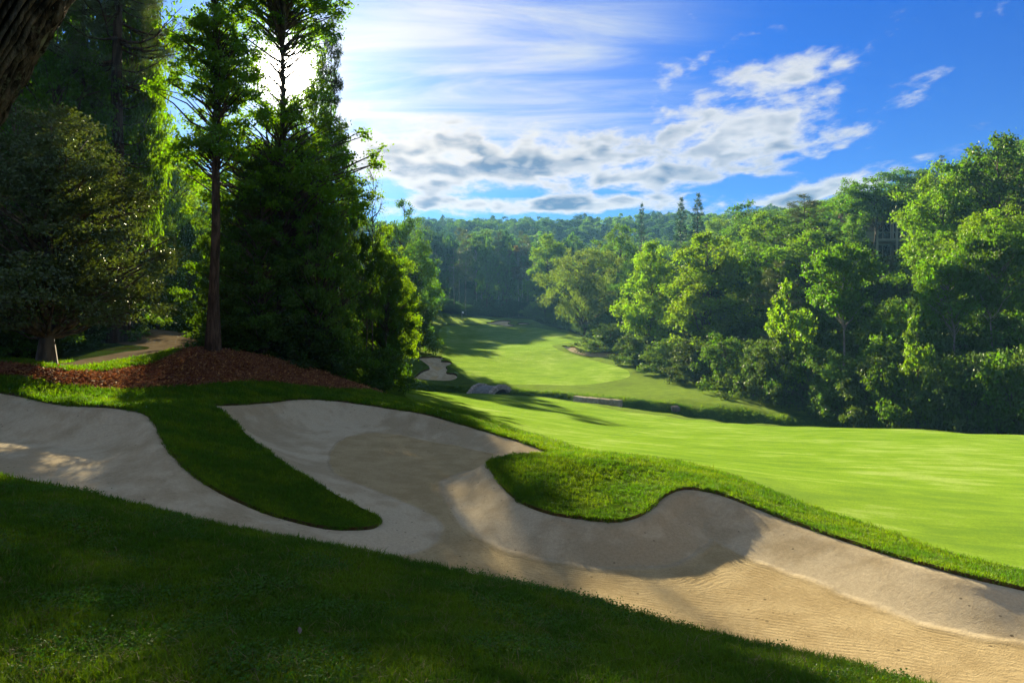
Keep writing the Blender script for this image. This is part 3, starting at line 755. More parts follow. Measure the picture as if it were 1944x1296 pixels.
def conifer(name, seed, H, cb, R, prof, dz, nb, tuft, L, W, tr=0.2, bark='bark_red', rise=0.12, dead=0.0, fan=9, spread=1.0, droop=0.0, twig=5):
    """whorled boughs carrying flat sprays of needle tufts"""
    rng = np.random.default_rng(seed); line = trunk_line(H, (0, 0), 0.05, rng, 10); mb = MB()
    zs = line[:, 2] / H; rad = tr * (1 - 0.93 * zs); rad[0] *= 1.35
    mb.tube(np.vstack([line[:1] - [0, 0, 0.35], line]), np.concatenate([[rad[0] * 1.1], rad]), 10)
    TP, TD = [], []
    z = H * cb * (0.45 if dead else 1.0)
    while z < H * 0.985:
        t = (z / H - cb) / (1 - cb)
        n = nb if t > 0 else max(2, nb - 3)
        for k in range(n):
            a = rng.uniform(0, 6.283); zz = z + rng.uniform(-0.25, 0.25) * dz
            if t < 0: ln = R * rng.uniform(0.25, 0.6); bare = True
            else: ln = R * prof(t) * rng.uniform(0.6, 1.12); bare = rng.uniform() < dead * (1 - t)
            p0 = np.array([*on_line(line, np.array([min(zz, H)]))[0], zz]); d = np.array([math.cos(a), math.sin(a), 0.0])
            s = np.linspace(0, 1, 6); sag = rise * s ** 2 - droop * s ** 1.5 + (0.10 * s if t > 0.8 else 0) - (0.12 * np.sin(s * 3.14) if t < 0.4 else 0)
            pts = p0 + d * (s * ln)[:, None] + np.column_stack([rng.normal(size=6) * 0.03 * ln * s, rng.normal(size=6) * 0.03 * ln * s, sag * ln])
            r0 = 0.012 + 0.013 * ln
            mb.tube(pts, r0 * (1 - 0.85 * s), 4, False)
            if bare:
                for q in range(3):
                    i = rng.integers(2, 5); e = pts[i] + unit(d + rng.normal(size=3) * 0.6) * ln * 0.3
                    mb.tube([pts[i], (pts[i] + e) / 2 + rng.normal(size=3) * 0.03, e], [r0 * 0.4, r0 * 0.3, 0.004], 3, False)
                continue
            side = np.array([-d[1], d[0], 0])
            m = max(3, int(tuft * ln)); u = rng.uniform(0.28, 1.02, m); base = np.column_stack([np.interp(u, s, pts[:, i]) for i in range(3)])
            wd = ln * 0.36 * np.sqrt(np.clip(1.15 - u, 0, 1)) * spread
            o = rng.uniform(-1, 1, m) * wd
            TP.append(base + side * o[:, None] + np.column_stack([np.zeros(m), np.zeros(m), rng.normal(size=m) * 0.05 * ln - np.abs(o) * 0.10]))
            TD.append(unit(d + side * (o / (ln * 0.4 + 1e-6))[:, None] * 0.8 + np.array([0, 0, 0.25]) + rng.normal(size=(m, 3)) * 0.25))
        z += dz * rng.uniform(0.8, 1.2)
    TP = np.vstack(TP); TD = np.vstack(TD); m = len(TP)
    P = np.repeat(TP, fan, 0); D = unit(np.repeat(TD, fan, 0) + rng.normal(size=(m * fan, 3)) * 0.55)
    sd = unit(np.cross(D, rng.normal(size=D.shape))); ll = L * rng.uniform(0.7, 1.2, (len(P), 1)); P = P + rng.normal(size=P.shape) * L * 0.25
    V = np.stack([P - sd * W * 0.5, P + sd * W * 0.5, P + D * ll], 1).reshape(-1, 3)
    T = np.arange(len(V)).reshape(-1, 3)
    var = np.clip(np.repeat(rng.normal(0.45, 0.14, m), fan) + rng.normal(0, 0.1, m * fan), 0, 1)
    crown = mesh_np('crown', V, None, T, False, {'var': ('FACE', var)}); trunk = mb.mesh('trunk', True)
    trunk.materials.append(M[bark]); crown.materials.append(M['needle'])
    return Proto(name, trunk, crown, H, R)


def snag(name, seed, H, R, tr, nleaf, leaf):
    """thin tree with bare twigs on top"""
    rng = np.random.default_rng(seed); line = trunk_line(H, (0.02, 0), 0.10, rng); mb = MB()
    mb.tube(line, tr * (1 - 0.9 * line[:, 2] / H), 7); ends = []
    for k in range(34):
        z = H * rng.uniform(0.35, 0.97); a = rng.uniform(0, 6.283); ln = R * (1.15 - z / H) * rng.uniform(0.6, 1.3) + 0.4
        p0 = np.array([*on_line(line, np.array([z]))[0], z]); d = np.array([math.cos(a), math.sin(a), rng.uniform(0.5, 1.2)]); d /= np.linalg.norm(d)
        pts = [p0, p0 + d * ln * 0.5 + rng.normal(size=3) * 0.08 * ln, p0 + d * ln + rng.normal(size=3) * 0.1 * ln]; mb.tube(pts, [0.045, 0.028, 0.010], 4, False); ends.append(pts[-1])
        for q in range(4):
            b = pts[1] * rng.uniform(0, 1) + pts[2] * 0; b = pts[1] + (pts[2] - pts[1]) * rng.uniform(0, 0.9); e = b + unit(d + rng.normal(size=3) * 0.6) * ln * 0.4
            mb.tube([b, (b + e) / 2 + rng.normal(size=3) * 0.04, e], [0.018, 0.012, 0.005], 3, False); ends.append(e)
    ends = np.array(ends); ends = ends[ends[:, 2] < H * 0.93]; id_ = rng.integers(0, len(ends), nleaf)
    P = ends[id_] + rng.normal(size=(nleaf, 3)) * 0.28; L = leaf * rng.uniform(0.7, 1.2, nleaf)
    V, Q = leaf_quads(P, unit(rng.normal(size=(nleaf, 3)) + [0, 0, 0.5]), L, L * 0.6, rng)
    crown = mesh_np('crown', V, Q, None, False, {'var': ('FACE', np.clip(rng.normal(0.45, 0.18, nleaf), 0, 1))}); trunk = mb.mesh('trunk', True)
    trunk.materials.append(M['bark']); crown.materials.append(M['leaf'])
    return Proto(name, trunk, crown, H, R)


p_round = lambda t: np.sqrt(np.clip(1 - (2 * t - 0.9) ** 2 / 1.25, 0.02, 1))
p_oval = lambda t: np.sqrt(np.clip(1 - (2 * t - 1.0) ** 2, 0.03, 1)) * 0.9 + 0.1
p_egg = lambda t: np.clip(np.sin(np.pi * np.clip(t * 0.80 + 0.20, 0, 1)) ** 0.7, 0.06, 1)
p_cone = lambda t: np.clip(1.02 - t, 0.05, 1) ** 0.8
p_dome = lambda t: np.sqrt(np.clip(1 - t ** 2, 0.04, 1))
p_wide = lambda t: np.clip(0.55 + 0.9 * t, 0, 1) * np.sqrt(np.clip(1.03 - t ** 3, 0.03, 1))
p_slv = lambda t: 0.55 + 0.45 * np.sin(t * 9.0) * np.cos(t * 23) + 0 * t
p_pine = lambda t: np.clip(1.05 - t, 0.06, 1) ** 0.65 * (0.78 + 0.22 * np.sin(t * 17))
p_pine2 = lambda t: np.clip(np.sin(np.pi * (0.22 + 0.78 * t)), 0.08, 1)

PR = {}
# mid-distance trees
PR['ash'] = broadleaf('ash_tree', 1, 16, 0.16, 5.2, p_round, 120, 21000, 0.30, 0.26)  # this and the next three: plain broadleaf trees, no species meant
PR['oak'] = broadleaf('oak_tree', 2, 16, 0.22, 6.2, p_wide, 130, 22000, 0.30, 0.25, 0.5)
PR['maple'] = broadleaf('maple_tree', 3, 16, 0.12, 4.6, p_egg, 120, 20000, 0.30, 0.28, 0.7)
PR['poplar'] = broadleaf('poplar_tree', 4, 18, 0.10, 3.8, p_oval, 120, 19000, 0.30, 0.30, 0.75)
PR['tall'] = broadleaf('tall_tree', 5, 20, 0.42, 5.0, p_round, 95, 15000, 0.32, 0.27, 0.55, 0.20)
PR['willow'] = broadleaf('willow_tree', 6, 13, 0.10, 6.4, p_round, 150, 24000, 0.24, 0.20, 0.7, 0.2, up=0.25)
PR['high'] = broadleaf('tall_tree', 8, 16, 0.56, 4.2, p_round, 90, 15000, 0.30, 0.28, 0.6, 0.18)
PR['high_pale'] = broadleaf('tall_tree', 9, 13, 0.50, 3.4, p_round, 80, 12000, 0.30, 0.30, 0.6, 0.17, bark='bark_pale')
PR['sapling'] = broadleaf('young_tree', 7, 7, 0.06, 1.7, p_egg, 50, 5200, 0.24, 0.34, 0.8, 0.06)
PR['pine'] = conifer('pine_tree', 11, 20, 0.22, 5.0, p_pine, 0.95, 6, 9, 0.42, 0.055, 0.24, fan=8)
PR['pine_flat'] = conifer('pine_tree', 12, 14, 0.30, 4.6, p_pine2, 1.1, 6, 9, 0.40, 0.05, 0.18, fan=8)
PR['spruce'] = conifer('spruce_tree', 13, 17, 0.10, 3.2, p_cone, 0.8, 7, 7, 0.5, 0.09, 0.2, fan=6, droop=0.12)
# far trees
PR['far_a'] = broadleaf('broadleaf_tree', 21, 15, 0.15, 5.6, p_round, 70, 6500, 0.62, 0.28)
PR['far_b'] = broadleaf('broadleaf_tree', 22, 16, 0.20, 5.0, p_egg, 70, 6500, 0.62, 0.30)
PR['far_c'] = broadleaf('broadleaf_tree', 23, 15, 0.25, 6.2, p_wide, 70, 6500, 0.62, 0.26, 0.5)
PR['far_tall'] = broadleaf('tall_tree', 24, 22, 0.50, 4.6, p_round, 60, 5200, 0.6, 0.30, 0.6, 0.24, bark='bark_pale')
PR['far_pine'] = conifer('pine_tree', 25, 22, 0.38, 4.2, p_pine, 1.3, 6, 4, 0.8, 0.16, 0.26, bark='bark_pale', fan=6)
# shrubs
PR['rhodo_a'] = broadleaf('rhododendron', 31, 4.6, 0.02, 3.4, p_dome, 95, 9500, 0.24, 0.22, 0.6, 0.07, top=0.7, leafmat='waxy')
PR['rhodo_b'] = broadleaf('rhododendron', 32, 5.2, 0.02, 3.0, p_dome, 85, 9000, 0.24, 0.24, 0.6, 0.07, top=0.7, leafmat='waxy')
PR['bush'] = broadleaf('shrub', 33, 4.0, 0.02, 2.8, p_dome, 75, 8000, 0.20, 0.25, 0.7, 0.05, top=0.7)
# trees near the camera
PR['holly'] = broadleaf('holly_tree', 41, 7.2, 0.13, 2.9, lambda t: np.clip(1.04 - t, 0.05, 1) ** 0.5 * np.clip(0.72 + 1.2 * t, 0, 1), 300, 62000, 0.088, 0.20, 0.55, 0.17, leafmat='holly', wob=0.04, skirt=0.10)
PR['near_pine'] = conifer('pine_tree', 42, 21, 0.47, 4.2, p_pine, 0.75, 7, 24, 0.21, 0.017, 0.40, fan=13, dead=0.22)
PR['tulip'] = broadleaf('tulip_poplar', 43, 23, 0.37, 2.7, p_slv, 560, 46000, 0.14, 0.155, 0.6, 0.25, bark='bark_red', wob=0.05, top=1.0, out=0.6)
PR['oak_near'] = broadleaf('oak_tree', 44, 22, 0.32, 3.8, lambda t: 0.70 + 0.30 * np.sin(t * 7 + 1), 520, 52000, 0.15, 0.145, 0.6, 0.22, wob=0.05, top=1.0, out=0.5)  # plain broadleaf tree, no species meant
PR['hemlock_a'] = broadleaf('hemlock_tree', 45, 11, 0.03, 3.0, lambda t: np.clip(1.05 - t, 0.06, 1) ** 0.40, 230, 42000, 0.14, 0.19, 0.5, 0.17, up=0.3, skirt=0.05, out=0.55)
PR['hemlock_b'] = broadleaf('hemlock_tree', 46, 10, 0.02, 3.2, p_egg, 230, 42000, 0.14, 0.19, 0.5, 0.17, up=0.3, skirt=0.06, out=0.55)
PR['beech'] = broadleaf('beech_tree', 47, 14, 0.10, 4.2, p_egg, 170, 30000, 0.19, 0.23, 0.6, 0.16)
PR['snag'] = snag('bare_topped_tree', 48, 13, 2.6, 0.11, 700, 0.2)

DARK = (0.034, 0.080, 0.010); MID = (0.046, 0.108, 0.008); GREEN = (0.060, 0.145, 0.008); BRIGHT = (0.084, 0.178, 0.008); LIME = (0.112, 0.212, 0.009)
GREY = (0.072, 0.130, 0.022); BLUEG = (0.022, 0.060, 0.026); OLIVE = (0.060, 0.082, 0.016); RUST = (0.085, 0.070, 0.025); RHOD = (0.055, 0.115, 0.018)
tree_rng = random.Random(5)


N_PLANT = 0
#@@LAB@@
HIDDEN = set([49, 50, 51, 58, 69, 70, 71, 81, 96, 97, 101, 104, 106, 108, 110, 111, 113, 114, 116, 117, 118, 119, 121, 122, 123, 125, 126, 127, 128, 130, 131, 134, 135, 136, 140, 141, 142, 143, 145, 146, 148, 149, 151, 154, 155, 157, 158, 160, 161, 169, 171, 175, 176, 177, 178, 180, 184, 185, 186, 188, 189, 192, 194, 196, 197, 199, 200, 201, 202, 205, 206, 209, 211, 212, 213, 215, 222, 223, 224, 227, 228, 229, 230, 232, 236, 237, 278, 279, 281, 282, 286, 288, 296, 315, 318, 319, 320, 324, 326, 327, 330, 332, 335, 336, 338, 339, 340, 341, 343, 344, 345, 351, 352, 353, 354, 358, 362, 365, 366, 367, 368, 372, 373, 374, 375, 380, 382, 383, 384, 385, 387, 390, 399, 410, 415, 418, 419, 433, 435, 450, 451, 454, 455, 469, 470, 471, 472, 473, 477, 480, 481, 490, 491, 492, 494, 499, 500, 501, 503, 504, 505, 506, 507, 510, 512, 513, 518, 519, 520, 524, 526, 529, 530, 531, 532, 533, 534, 536, 542, 545, 546, 547, 548, 549, 550, 552, 555, 556, 558, 559, 560, 561, 565, 567, 568, 569, 570, 571, 573, 574, 575, 576, 577, 610, 611, 612, 613, 614, 615, 616, 618, 619, 620, 621, 622, 623, 624, 625, 626, 627, 628, 629, 630, 631, 632, 633, 634, 635, 637, 638, 641, 642, 643, 644, 645, 646, 647, 648, 649, 650, 651, 652, 653, 655, 656, 657, 659, 660, 661, 662, 663, 664, 665, 666, 668, 669, 670, 671, 672, 673, 674, 675, 676, 678, 679, 681, 682, 683, 685, 686, 687, 688, 689, 690, 692, 693, 694, 697, 698, 699, 700, 701, 702, 704, 705, 706, 707, 709, 710, 711, 712, 713, 714, 715, 716, 717, 718, 719, 720, 721, 722, 724, 725, 726, 727, 729, 730, 731, 732, 733, 734, 735, 736, 737, 738, 739, 741, 742, 743, 744, 745, 746, 747, 748, 749, 750, 751, 752, 753, 755, 756, 757, 758, 759, 760, 761, 762, 764, 765, 766, 767, 768, 769, 770, 771, 772, 773, 774, 775, 776, 777, 778, 779, 780, 781, 782, 783, 785, 786, 787, 789, 790, 791, 792, 793, 794, 795])
LABELS = {
    24: ('rounded dark green shrub edging the right bank, first in the row from the fairway bunker', None),
    25: ('rounded dark green shrub edging the right bank, second in the row from the fairway bunker', None),
    26: ('rounded dark green shrub edging the right bank, third in the row from the fairway bunker', None),
    27: ('rounded mid green shrub edging the right bank, fourth in the row from the fairway bunker', None),
    28: ('rounded dark green shrub edging the right bank, fifth in the row from the fairway bunker', None),
    29: ('rounded dark green shrub edging the right bank, sixth in the row from the fairway bunker', None),
    30: ('rounded dark green shrub edging the right bank, seventh in the row from the fairway bunker', None),
    31: ('rounded dark green shrub edging the right bank, eighth in the row from the fairway bunker', None),
    32: ('rounded dark green shrub edging the right bank, ninth in the row from the fairway bunker', None),
    33: ('rounded mid green shrub edging the right bank, tenth in the row from the fairway bunker', None),
    34: ('rounded dark green shrub edging the right bank, eleventh in the row from the fairway bunker', None),
    35: ('rounded dark green shrub edging the right bank, twelfth in the row from the fairway bunker', None),
    36: ('rounded mid green shrub edging the right bank, thirteenth in the row from the fairway bunker', None),
    37: ('rounded dark green shrub edging the right bank, fourteenth in the row from the fairway bunker', None),
    38: ('rounded mid green shrub edging the right bank, fifteenth in the row from the fairway bunker', None),
    39: ('rounded mid green shrub edging the right bank, sixteenth in the row from the fairway bunker', None),
    40: ('dark green shrub below right of the left pale trunk, left of two', None),
    41: ('obscured mid green shrub below right of the right pale trunk', None),
    42: ('partly hidden bright green leafy shrub left of the yellow-green young tree', None),
    43: ('partly hidden dark green shrub below right of the yellow-green young tree', None),
    44: ('obscured dark green shrub straight below the left pale trunk', None),
    45: ('partly hidden mid green leafy shrub left of the yellow-green young tree', None),
    46: ('partly hidden mid green shrub above left of the right-hand young tree', None),
    47: ('obscured dark green shrub below left of the left pale trunk, second of 3 from left', None),
    48: ('obscured mid green leafy shrub below right of the right pale trunk', None),
    52: ('obscured dark green shrub below left of the left pale trunk, third of 3 from left', None),
    53: ('obscured dark green shrub below left of the yellow-green young tree', None),
    54: ('mid green leafy shrub above left of the right-hand young tree', None),
    55: ('obscured dark green shrub below left of the big yellow-green tree', None),
    56: ('partly hidden mid green shrub left of the yellow-green young tree', None),
    57: ('partly hidden mid green leafy shrub below right of the yellow-green young tree', None),
    59: ('obscured dark green shrub below left of the left pale trunk, first of 3 from left', None),
    60: ('obscured mid green leafy shrub right of the yellow-green young tree', None),
    61: ('dark green shrub right of the yellow-green young tree', None),
    62: ('obscured mid green shrub above left of the right-hand young tree', None),
    63: ('obscured dark green leafy shrub below left of the flat-topped pine', None),
    64: ('obscured mid green shrub below left of the flat-topped pine', None),
    65: ('partly hidden dark green shrub straight below the left pale trunk', None),
    66: ('obscured mid green leafy shrub above right of the yellow-green young tree', None),
    67: ('obscured dark green shrub below right of the right pale trunk', None),
    68: ('mid green shrub below left of the left pale trunk', None),
    72: ('mid green leafy shrub straight above the right-hand young tree', None),
    73: ('dark green shrub below right of the left pale trunk, right of two', None),
    74: ('mid green shrub straight below the right pale trunk', None),
    75: ('obscured dark green leafy shrub below left of the big yellow-green tree', None),
    76: ('obscured mid green shrub below left of the big yellow-green tree', None),
    77: ('obscured mid green shrub below right of the smaller yellow-green tree', None),
    78: ('partly hidden mid green leafy shrub above left of the right-hand young tree', None),
    79: ('partly hidden dark green shrub left of the yellow-green young tree', None),
    80: ('obscured mid green shrub left of the right-hand young tree', None),
    82: ('obscured bright green shrub straight above the right-hand young tree', None),
    83: ('obscured dark green shrub above left of the right-hand young tree, right of two', None),
    84: ('obscured mid green leafy shrub below left of the big yellow-green tree', None),
    85: ('obscured dark green shrub above left of the right-hand young tree, left of two', None),
    89: ('obscured dark green leafy shrub straight below the house', None),
    90: ('obscured dark green shrub straight below the house', None),
    91: ('obscured mid green tree below right of the house, right of two', None),
    92: ('obscured dark green leafy shrub below right of the house', None),
    93: ('obscured mid green shrub straight below the house', None),
    94: ('obscured mid green tree below right of the house, left of two', None),
    95: ('partly hidden mid green leafy shrub below right of the house', None),
    98: ('dark green leafy shrub straight below the house', None),
    99: ('dark green shrub left of the left pale trunk', None),
    100: ('obscured mid green tree left of the left pale trunk', None),
    102: ('obscured mid green slim tree above right of the tallest right-edge tree', 'trees filling the right wood'),
    103: ('obscured mid green tree right beside the round grey-green tree, right of two', 'trees filling the right wood'),
    105: ('partly hidden mid green tree below left of the skyline pine tip', 'trees filling the right wood'),
    107: ('obscured mid green slim tree right of the skyline tree by the spruces', 'trees filling the right wood'),
    109: ('obscured mid green tree below right of the round grey-green tree', 'trees filling the right wood'),
    112: ('obscured very dark green tree above right of the smaller yellow-green tree', 'trees filling the right wood'),
    115: ('obscured dark green pine straight above the big yellow-green tree', 'trees filling the right wood'),
    120: ('very dark green tree right of the big yellow-green tree', 'trees filling the right wood'),
    124: ('obscured mid green tree below right of the lone spruce', 'trees filling the right wood'),
    129: ('obscured very dark green tree right beside the skyline pine tip', 'trees filling the right wood'),
    132: ('obscured very dark green tree above left of the big yellow-green tree', 'trees filling the right wood'),
    133: ('partly hidden dark green tree above right of the yellow-green young tree', 'trees filling the right wood'),
    137: ('partly hidden bright green tree right beside the tallest right-edge tree', 'trees filling the right wood'),
    138: ('obscured mid green slim tree straight above the tallest right-edge tree', 'trees filling the right wood'),
    139: ('obscured mid green tree above right of the tallest right-edge tree', 'trees filling the right wood'),
    144: ('obscured mid green tree right of the smaller yellow-green tree', 'trees filling the right wood'),
    147: ('obscured mid green tree straight above the big yellow-green tree', 'trees filling the right wood'),
    150: ('dark green tree straight below the layered pine', 'trees filling the right wood'),
    152: ('partly hidden mid green tree left of the layered pine', 'trees filling the right wood'),
    153: ('obscured mid green slim tree above left of the big yellow-green tree', 'trees filling the right wood'),
    156: ('obscured dark green pine straight below the lone spruce', 'trees filling the right wood'),
    159: ('bright green tree above left of the smaller yellow-green tree', 'trees filling the right wood'),
    162: ('obscured bright green tree below right of the skyline pine tip', 'trees filling the right wood'),
    163: ('obscured bright green tree right beside the layered pine', 'trees filling the right wood'),
    164: ('obscured very dark green tree above left of the wide bright tree', 'trees filling the right wood'),
    165: ('obscured very dark green tree above left of the smaller yellow-green tree', 'trees filling the right wood'),
    166: ('obscured mid green tree below right of the skyline tree by the spruces', 'trees filling the right wood'),
    167: ('obscured bright green tree below left of the lone spruce', 'trees filling the right wood'),
    168: ('obscured dark green tree above left of the rounded skyline tree, right of two', 'trees filling the right wood'),
    170: ('obscured mid green tree right beside the round grey-green tree, left of two', 'trees filling the right wood'),
    172: ('partly hidden dark green pine below right of the house', 'trees filling the right wood'),
    173: ('mid green tree above left of the flat-topped pine', 'trees filling the right wood'),
    174: ('obscured bright green tree left of the layered pine', 'trees filling the right wood'),
    179: ('obscured bright green tree right beside the bright spreading tree', 'trees filling the right wood'),
    181: ('obscured dark green pine above left of the smaller yellow-green tree', 'trees filling the right wood'),
    182: ('obscured bright green tree left of the rounded skyline tree, right of two', 'trees filling the right wood'),
    183: ('partly hidden dark green pine below right of the tallest right-edge tree', 'trees filling the right wood'),
    187: ('obscured bright green slim tree left of the layered pine', 'trees filling the right wood'),
    190: ('obscured bright green tree above right of the layered pine', 'trees filling the right wood'),
    191: ('obscured dark green pine below right of the round grey-green tree', 'trees filling the right wood'),
    193: ('obscured dark green pine below right of the lone spruce', 'trees filling the right wood'),
    195: ('obscured bright green tree straight above the layered pine', 'trees filling the right wood'),
    198: ('obscured bright green tree straight below the taller spruce', 'trees filling the right wood'),
    203: ('obscured bright green tree left of the rounded skyline tree, left of two', 'trees filling the right wood'),
    204: ('obscured mid green tree straight below the skyline pine tip', 'trees filling the right wood'),
    207: ('obscured mid green slim tree above left of the bright spreading tree', 'trees filling the right wood'),
    208: ('obscured mid green tree below left of the skyline tree by the spruces', 'trees filling the right wood'),
    210: ('partly hidden bright green slim tree right of the layered pine', 'trees filling the right wood'),
    214: ('obscured bright green tree above right of the flat-topped pine', 'trees filling the right wood'),
    216: ('obscured bright green tree below right of the taller spruce', 'trees filling the right wood'),
    217: ('bright green tree above right of the flat-topped pine', 'trees filling the right wood'),
    218: ('partly hidden dark green tree below left of the taller spruce', 'trees filling the right wood'),
    219: ('obscured mid green slim tree below right of the lone spruce', 'trees filling the right wood'),
    220: ('obscured mid green tree left of the layered pine', 'trees filling the right wood'),
    221: ('obscured mid green tree left of the skyline tree by the spruces', 'trees filling the right wood'),
    225: ('partly hidden bright green tree right of the taller spruce', 'trees filling the right wood'),
    226: ('obscured dark green tree above left of the rounded skyline tree, left of two', 'trees filling the right wood'),
    231: ('obscured bright green tree right of the round grey-green tree', 'trees filling the right wood'),
    233: ('obscured bright green slim tree above right of the tallest right-edge tree', 'trees filling the right wood'),
    234: ('obscured dark green slim tree below right of the lone spruce', 'trees filling the right wood'),
    235: ('obscured bright green tree below right of the lone spruce', 'trees filling the right wood'),
    238: ('shaded very dark green tree in the woods behind the putting green, eighth from left', None),
    239: ('shaded dark green tree in the woods behind the putting green, tenth from left', None),
    242: ('shaded dark green tree in the woods behind the putting green, eleventh from left', None),
    243: ('shaded mid green tree in the woods behind the putting green, thirteenth from left', None),
    244: ('shaded dark green pine in the woods behind the putting green, second from left', None),
    245: ('shaded mid green tree in the woods behind the putting green, fifteenth from left', None),
    247: ('shaded dark green pine in the woods behind the putting green, fourth from left', None),
    248: ('shaded dark green tree in the woods behind the putting green, sixteenth from left', None),
    249: ('shaded mid green tree in the woods behind the putting green, eighteenth from left', None),
    250: ('shaded very dark green tree in the woods behind the putting green, ninth from left', None),
    251: ('shaded dark green pine in the woods behind the putting green, first from left', None),
    252: ('shaded mid green tree in the woods behind the putting green, twelfth from left', None),
    253: ('shaded very dark green tree in the woods behind the putting green, fourteenth from left', None),
    254: ('shaded dark green pine in the woods behind the putting green, third from left', None),
    255: ('shaded mid green tree in the woods behind the putting green, seventeenth from left', None),
    256: ('shaded very dark green tree in the woods behind the putting green, nineteenth from left', None),
    257: ('shaded mid green tree in the woods behind the putting green, twentieth from left', None),
    258: ('low very dark green shrub at the foot of the far blue woods, first from left', None),
    259: ('low very dark green shrub at the foot of the far blue woods, second from left', None),
    260: ('low very dark green shrub at the foot of the far blue woods, third from left', None),
    261: ('low very dark green shrub at the foot of the far blue woods, fourth from left', None),
    262: ('low very dark green shrub at the foot of the far blue woods, fifth from left', None),
    263: ('low very dark green shrub at the foot of the far blue woods, sixth from left', None),
    264: ('low very dark green shrub at the foot of the far blue woods, seventh from left', None),
    265: ('low very dark green shrub at the foot of the far blue woods, eighth from left', None),
    266: ('low very dark green shrub at the foot of the far blue woods, ninth from left', None),
    267: ('low very dark green shrub at the foot of the far blue woods, tenth from left', None),
    268: ('low very dark green shrub at the foot of the far blue woods, eleventh from left', None),
    269: ('low very dark green shrub at the foot of the far blue woods, twelfth from left', None),
    270: ('low very dark green shrub at the foot of the far blue woods, thirteenth from left', None),
    271: ('low very dark green shrub at the foot of the far blue woods, fourteenth from left', None),
    272: ('low very dark green shrub at the foot of the far blue woods, fifteenth from left', None),
    273: ('low very dark green shrub at the foot of the far blue woods, sixteenth from left', None),
    274: ('low very dark green shrub at the foot of the far blue woods, seventeenth from left', None),
    275: ('low very dark green shrub at the foot of the far blue woods, eighteenth from left', None),
    276: ('low very dark green shrub at the foot of the far blue woods, nineteenth from left', None),
    277: ('low very dark green shrub at the foot of the far blue woods, twentieth from left', None),
    280: ('low very dark green shrub at the foot of the far blue woods, twenty-first from left', None),
    283: ('low very dark green shrub at the foot of the far blue woods, twenty-second from left', None),
    284: ('shaded dark green tree in the woods behind the putting green, seventh from left', None),
    285: ('shaded dark green tree in the woods behind the putting green, fifth from left', None),
    287: ('shaded dark green tree in the woods behind the putting green, second from left', None),
    289: ('shaded dark green tree in the woods behind the putting green, sixth from left', None),
    290: ('shaded mid green tree in the woods behind the putting green, third from left', None),
    291: ('shaded dark green tree in the woods behind the putting green, fourth from left', None),
    292: ('shaded dark green tree in the woods behind the putting green, first from left', None),
    293: ('mid green shrub edging the far fairway, first from the green end', None),
    294: ('mid green shrub edging the far fairway, second from the green end', None),
    295: ('mid green shrub edging the far fairway, third from the green end', None),
    297: ('mid green shrub edging the far fairway, fourth from the green end', None),
    298: ('dark green shrub edging the far fairway, fifth from the green end', None),
    299: ('dark green shrub edging the far fairway, sixth from the green end', None),
    300: ('mid green shrub edging the far fairway, eighth from the green end', None),
    301: ('mid green shrub edging the far fairway, seventh from the green end', None),
    302: ('mid green shrub edging the far fairway, ninth from the green end', None),
    303: ('dark green shrub edging the far fairway, tenth from the green end', None),
    304: ('mid green shrub edging the far fairway, eleventh from the green end', None),
    305: ('mid green shrub edging the far fairway, twelfth from the green end', None),
    306: ('dark green shrub edging the far fairway, thirteenth from the green end', None),
    307: ('mid green shrub edging the far fairway, fourteenth from the green end', None),
    308: ('dark green shrub edging the far fairway, fifteenth from the green end', None),
    309: ('dark green shrub edging the far fairway, sixteenth from the green end', None),
    310: ('mid green shrub edging the far fairway, seventeenth from the green end', None),
    311: ('dark green shrub edging the far fairway, eighteenth from the green end', None),
    312: ('dark green shrub edging the far fairway, twentieth from the green end', None),
    313: ('mid green shrub edging the far fairway, nineteenth from the green end', None),
    314: ('mid green shrub edging the far fairway, twenty-first from the green end', None),
    316: ('small hazy blue-green pine on the lower slope of the distant hill, left part', 'pines on the lower slope of the distant hill, left part'),
    317: ('small hazy blue-green broadleaf tree on the lower slope of the distant hill, left part', 'broadleaf trees on the lower slope of the distant hill, left part'),
    321: ('small hazy blue-green broadleaf tree on the lower slope of the distant hill, right part', 'broadleaf trees on the lower slope of the distant hill, right part'),
    322: ('small hazy blue-green broadleaf tree on the lower slope of the distant hill, right part', 'broadleaf trees on the lower slope of the distant hill, right part'),
    323: ('small hazy blue-green broadleaf tree on the lower slope of the distant hill, right part', 'broadleaf trees on the lower slope of the distant hill, right part'),
    325: ('small hazy blue-green broadleaf tree on the upper slope of the distant hill, right part', 'broadleaf trees on the upper slope of the distant hill, right part'),
    328: ('small hazy blue-green broadleaf tree on the lower slope of the distant hill, left part', 'broadleaf trees on the lower slope of the distant hill, left part'),
    329: ('small hazy blue-green broadleaf tree on the lower slope of the distant hill, left part', 'broadleaf trees on the lower slope of the distant hill, left part'),
    331: ('small hazy blue-green broadleaf tree on the lower slope of the distant hill, middle', 'broadleaf trees on the lower slope of the distant hill, middle'),
    333: ('small hazy blue-green broadleaf tree on the lower slope of the distant hill, right part', 'broadleaf trees on the lower slope of the distant hill, right part'),
    334: ('small hazy blue-green broadleaf tree on the lower slope of the distant hill, right part', 'broadleaf trees on the lower slope of the distant hill, right part'),
    337: ('small hazy blue-green broadleaf tree on the lower slope of the distant hill, right part', 'broadleaf trees on the lower slope of the distant hill, right part'),
    342: ('small hazy blue-green broadleaf tree on the lower slope of the distant hill, left part', 'broadleaf trees on the lower slope of the distant hill, left part'),
    346: ('small hazy blue-green pine on the lower slope of the distant hill, right part', 'pines on the lower slope of the distant hill, right part'),
    347: ('small hazy blue-green broadleaf tree on the lower slope of the distant hill, right part', 'broadleaf trees on the lower slope of the distant hill, right part'),
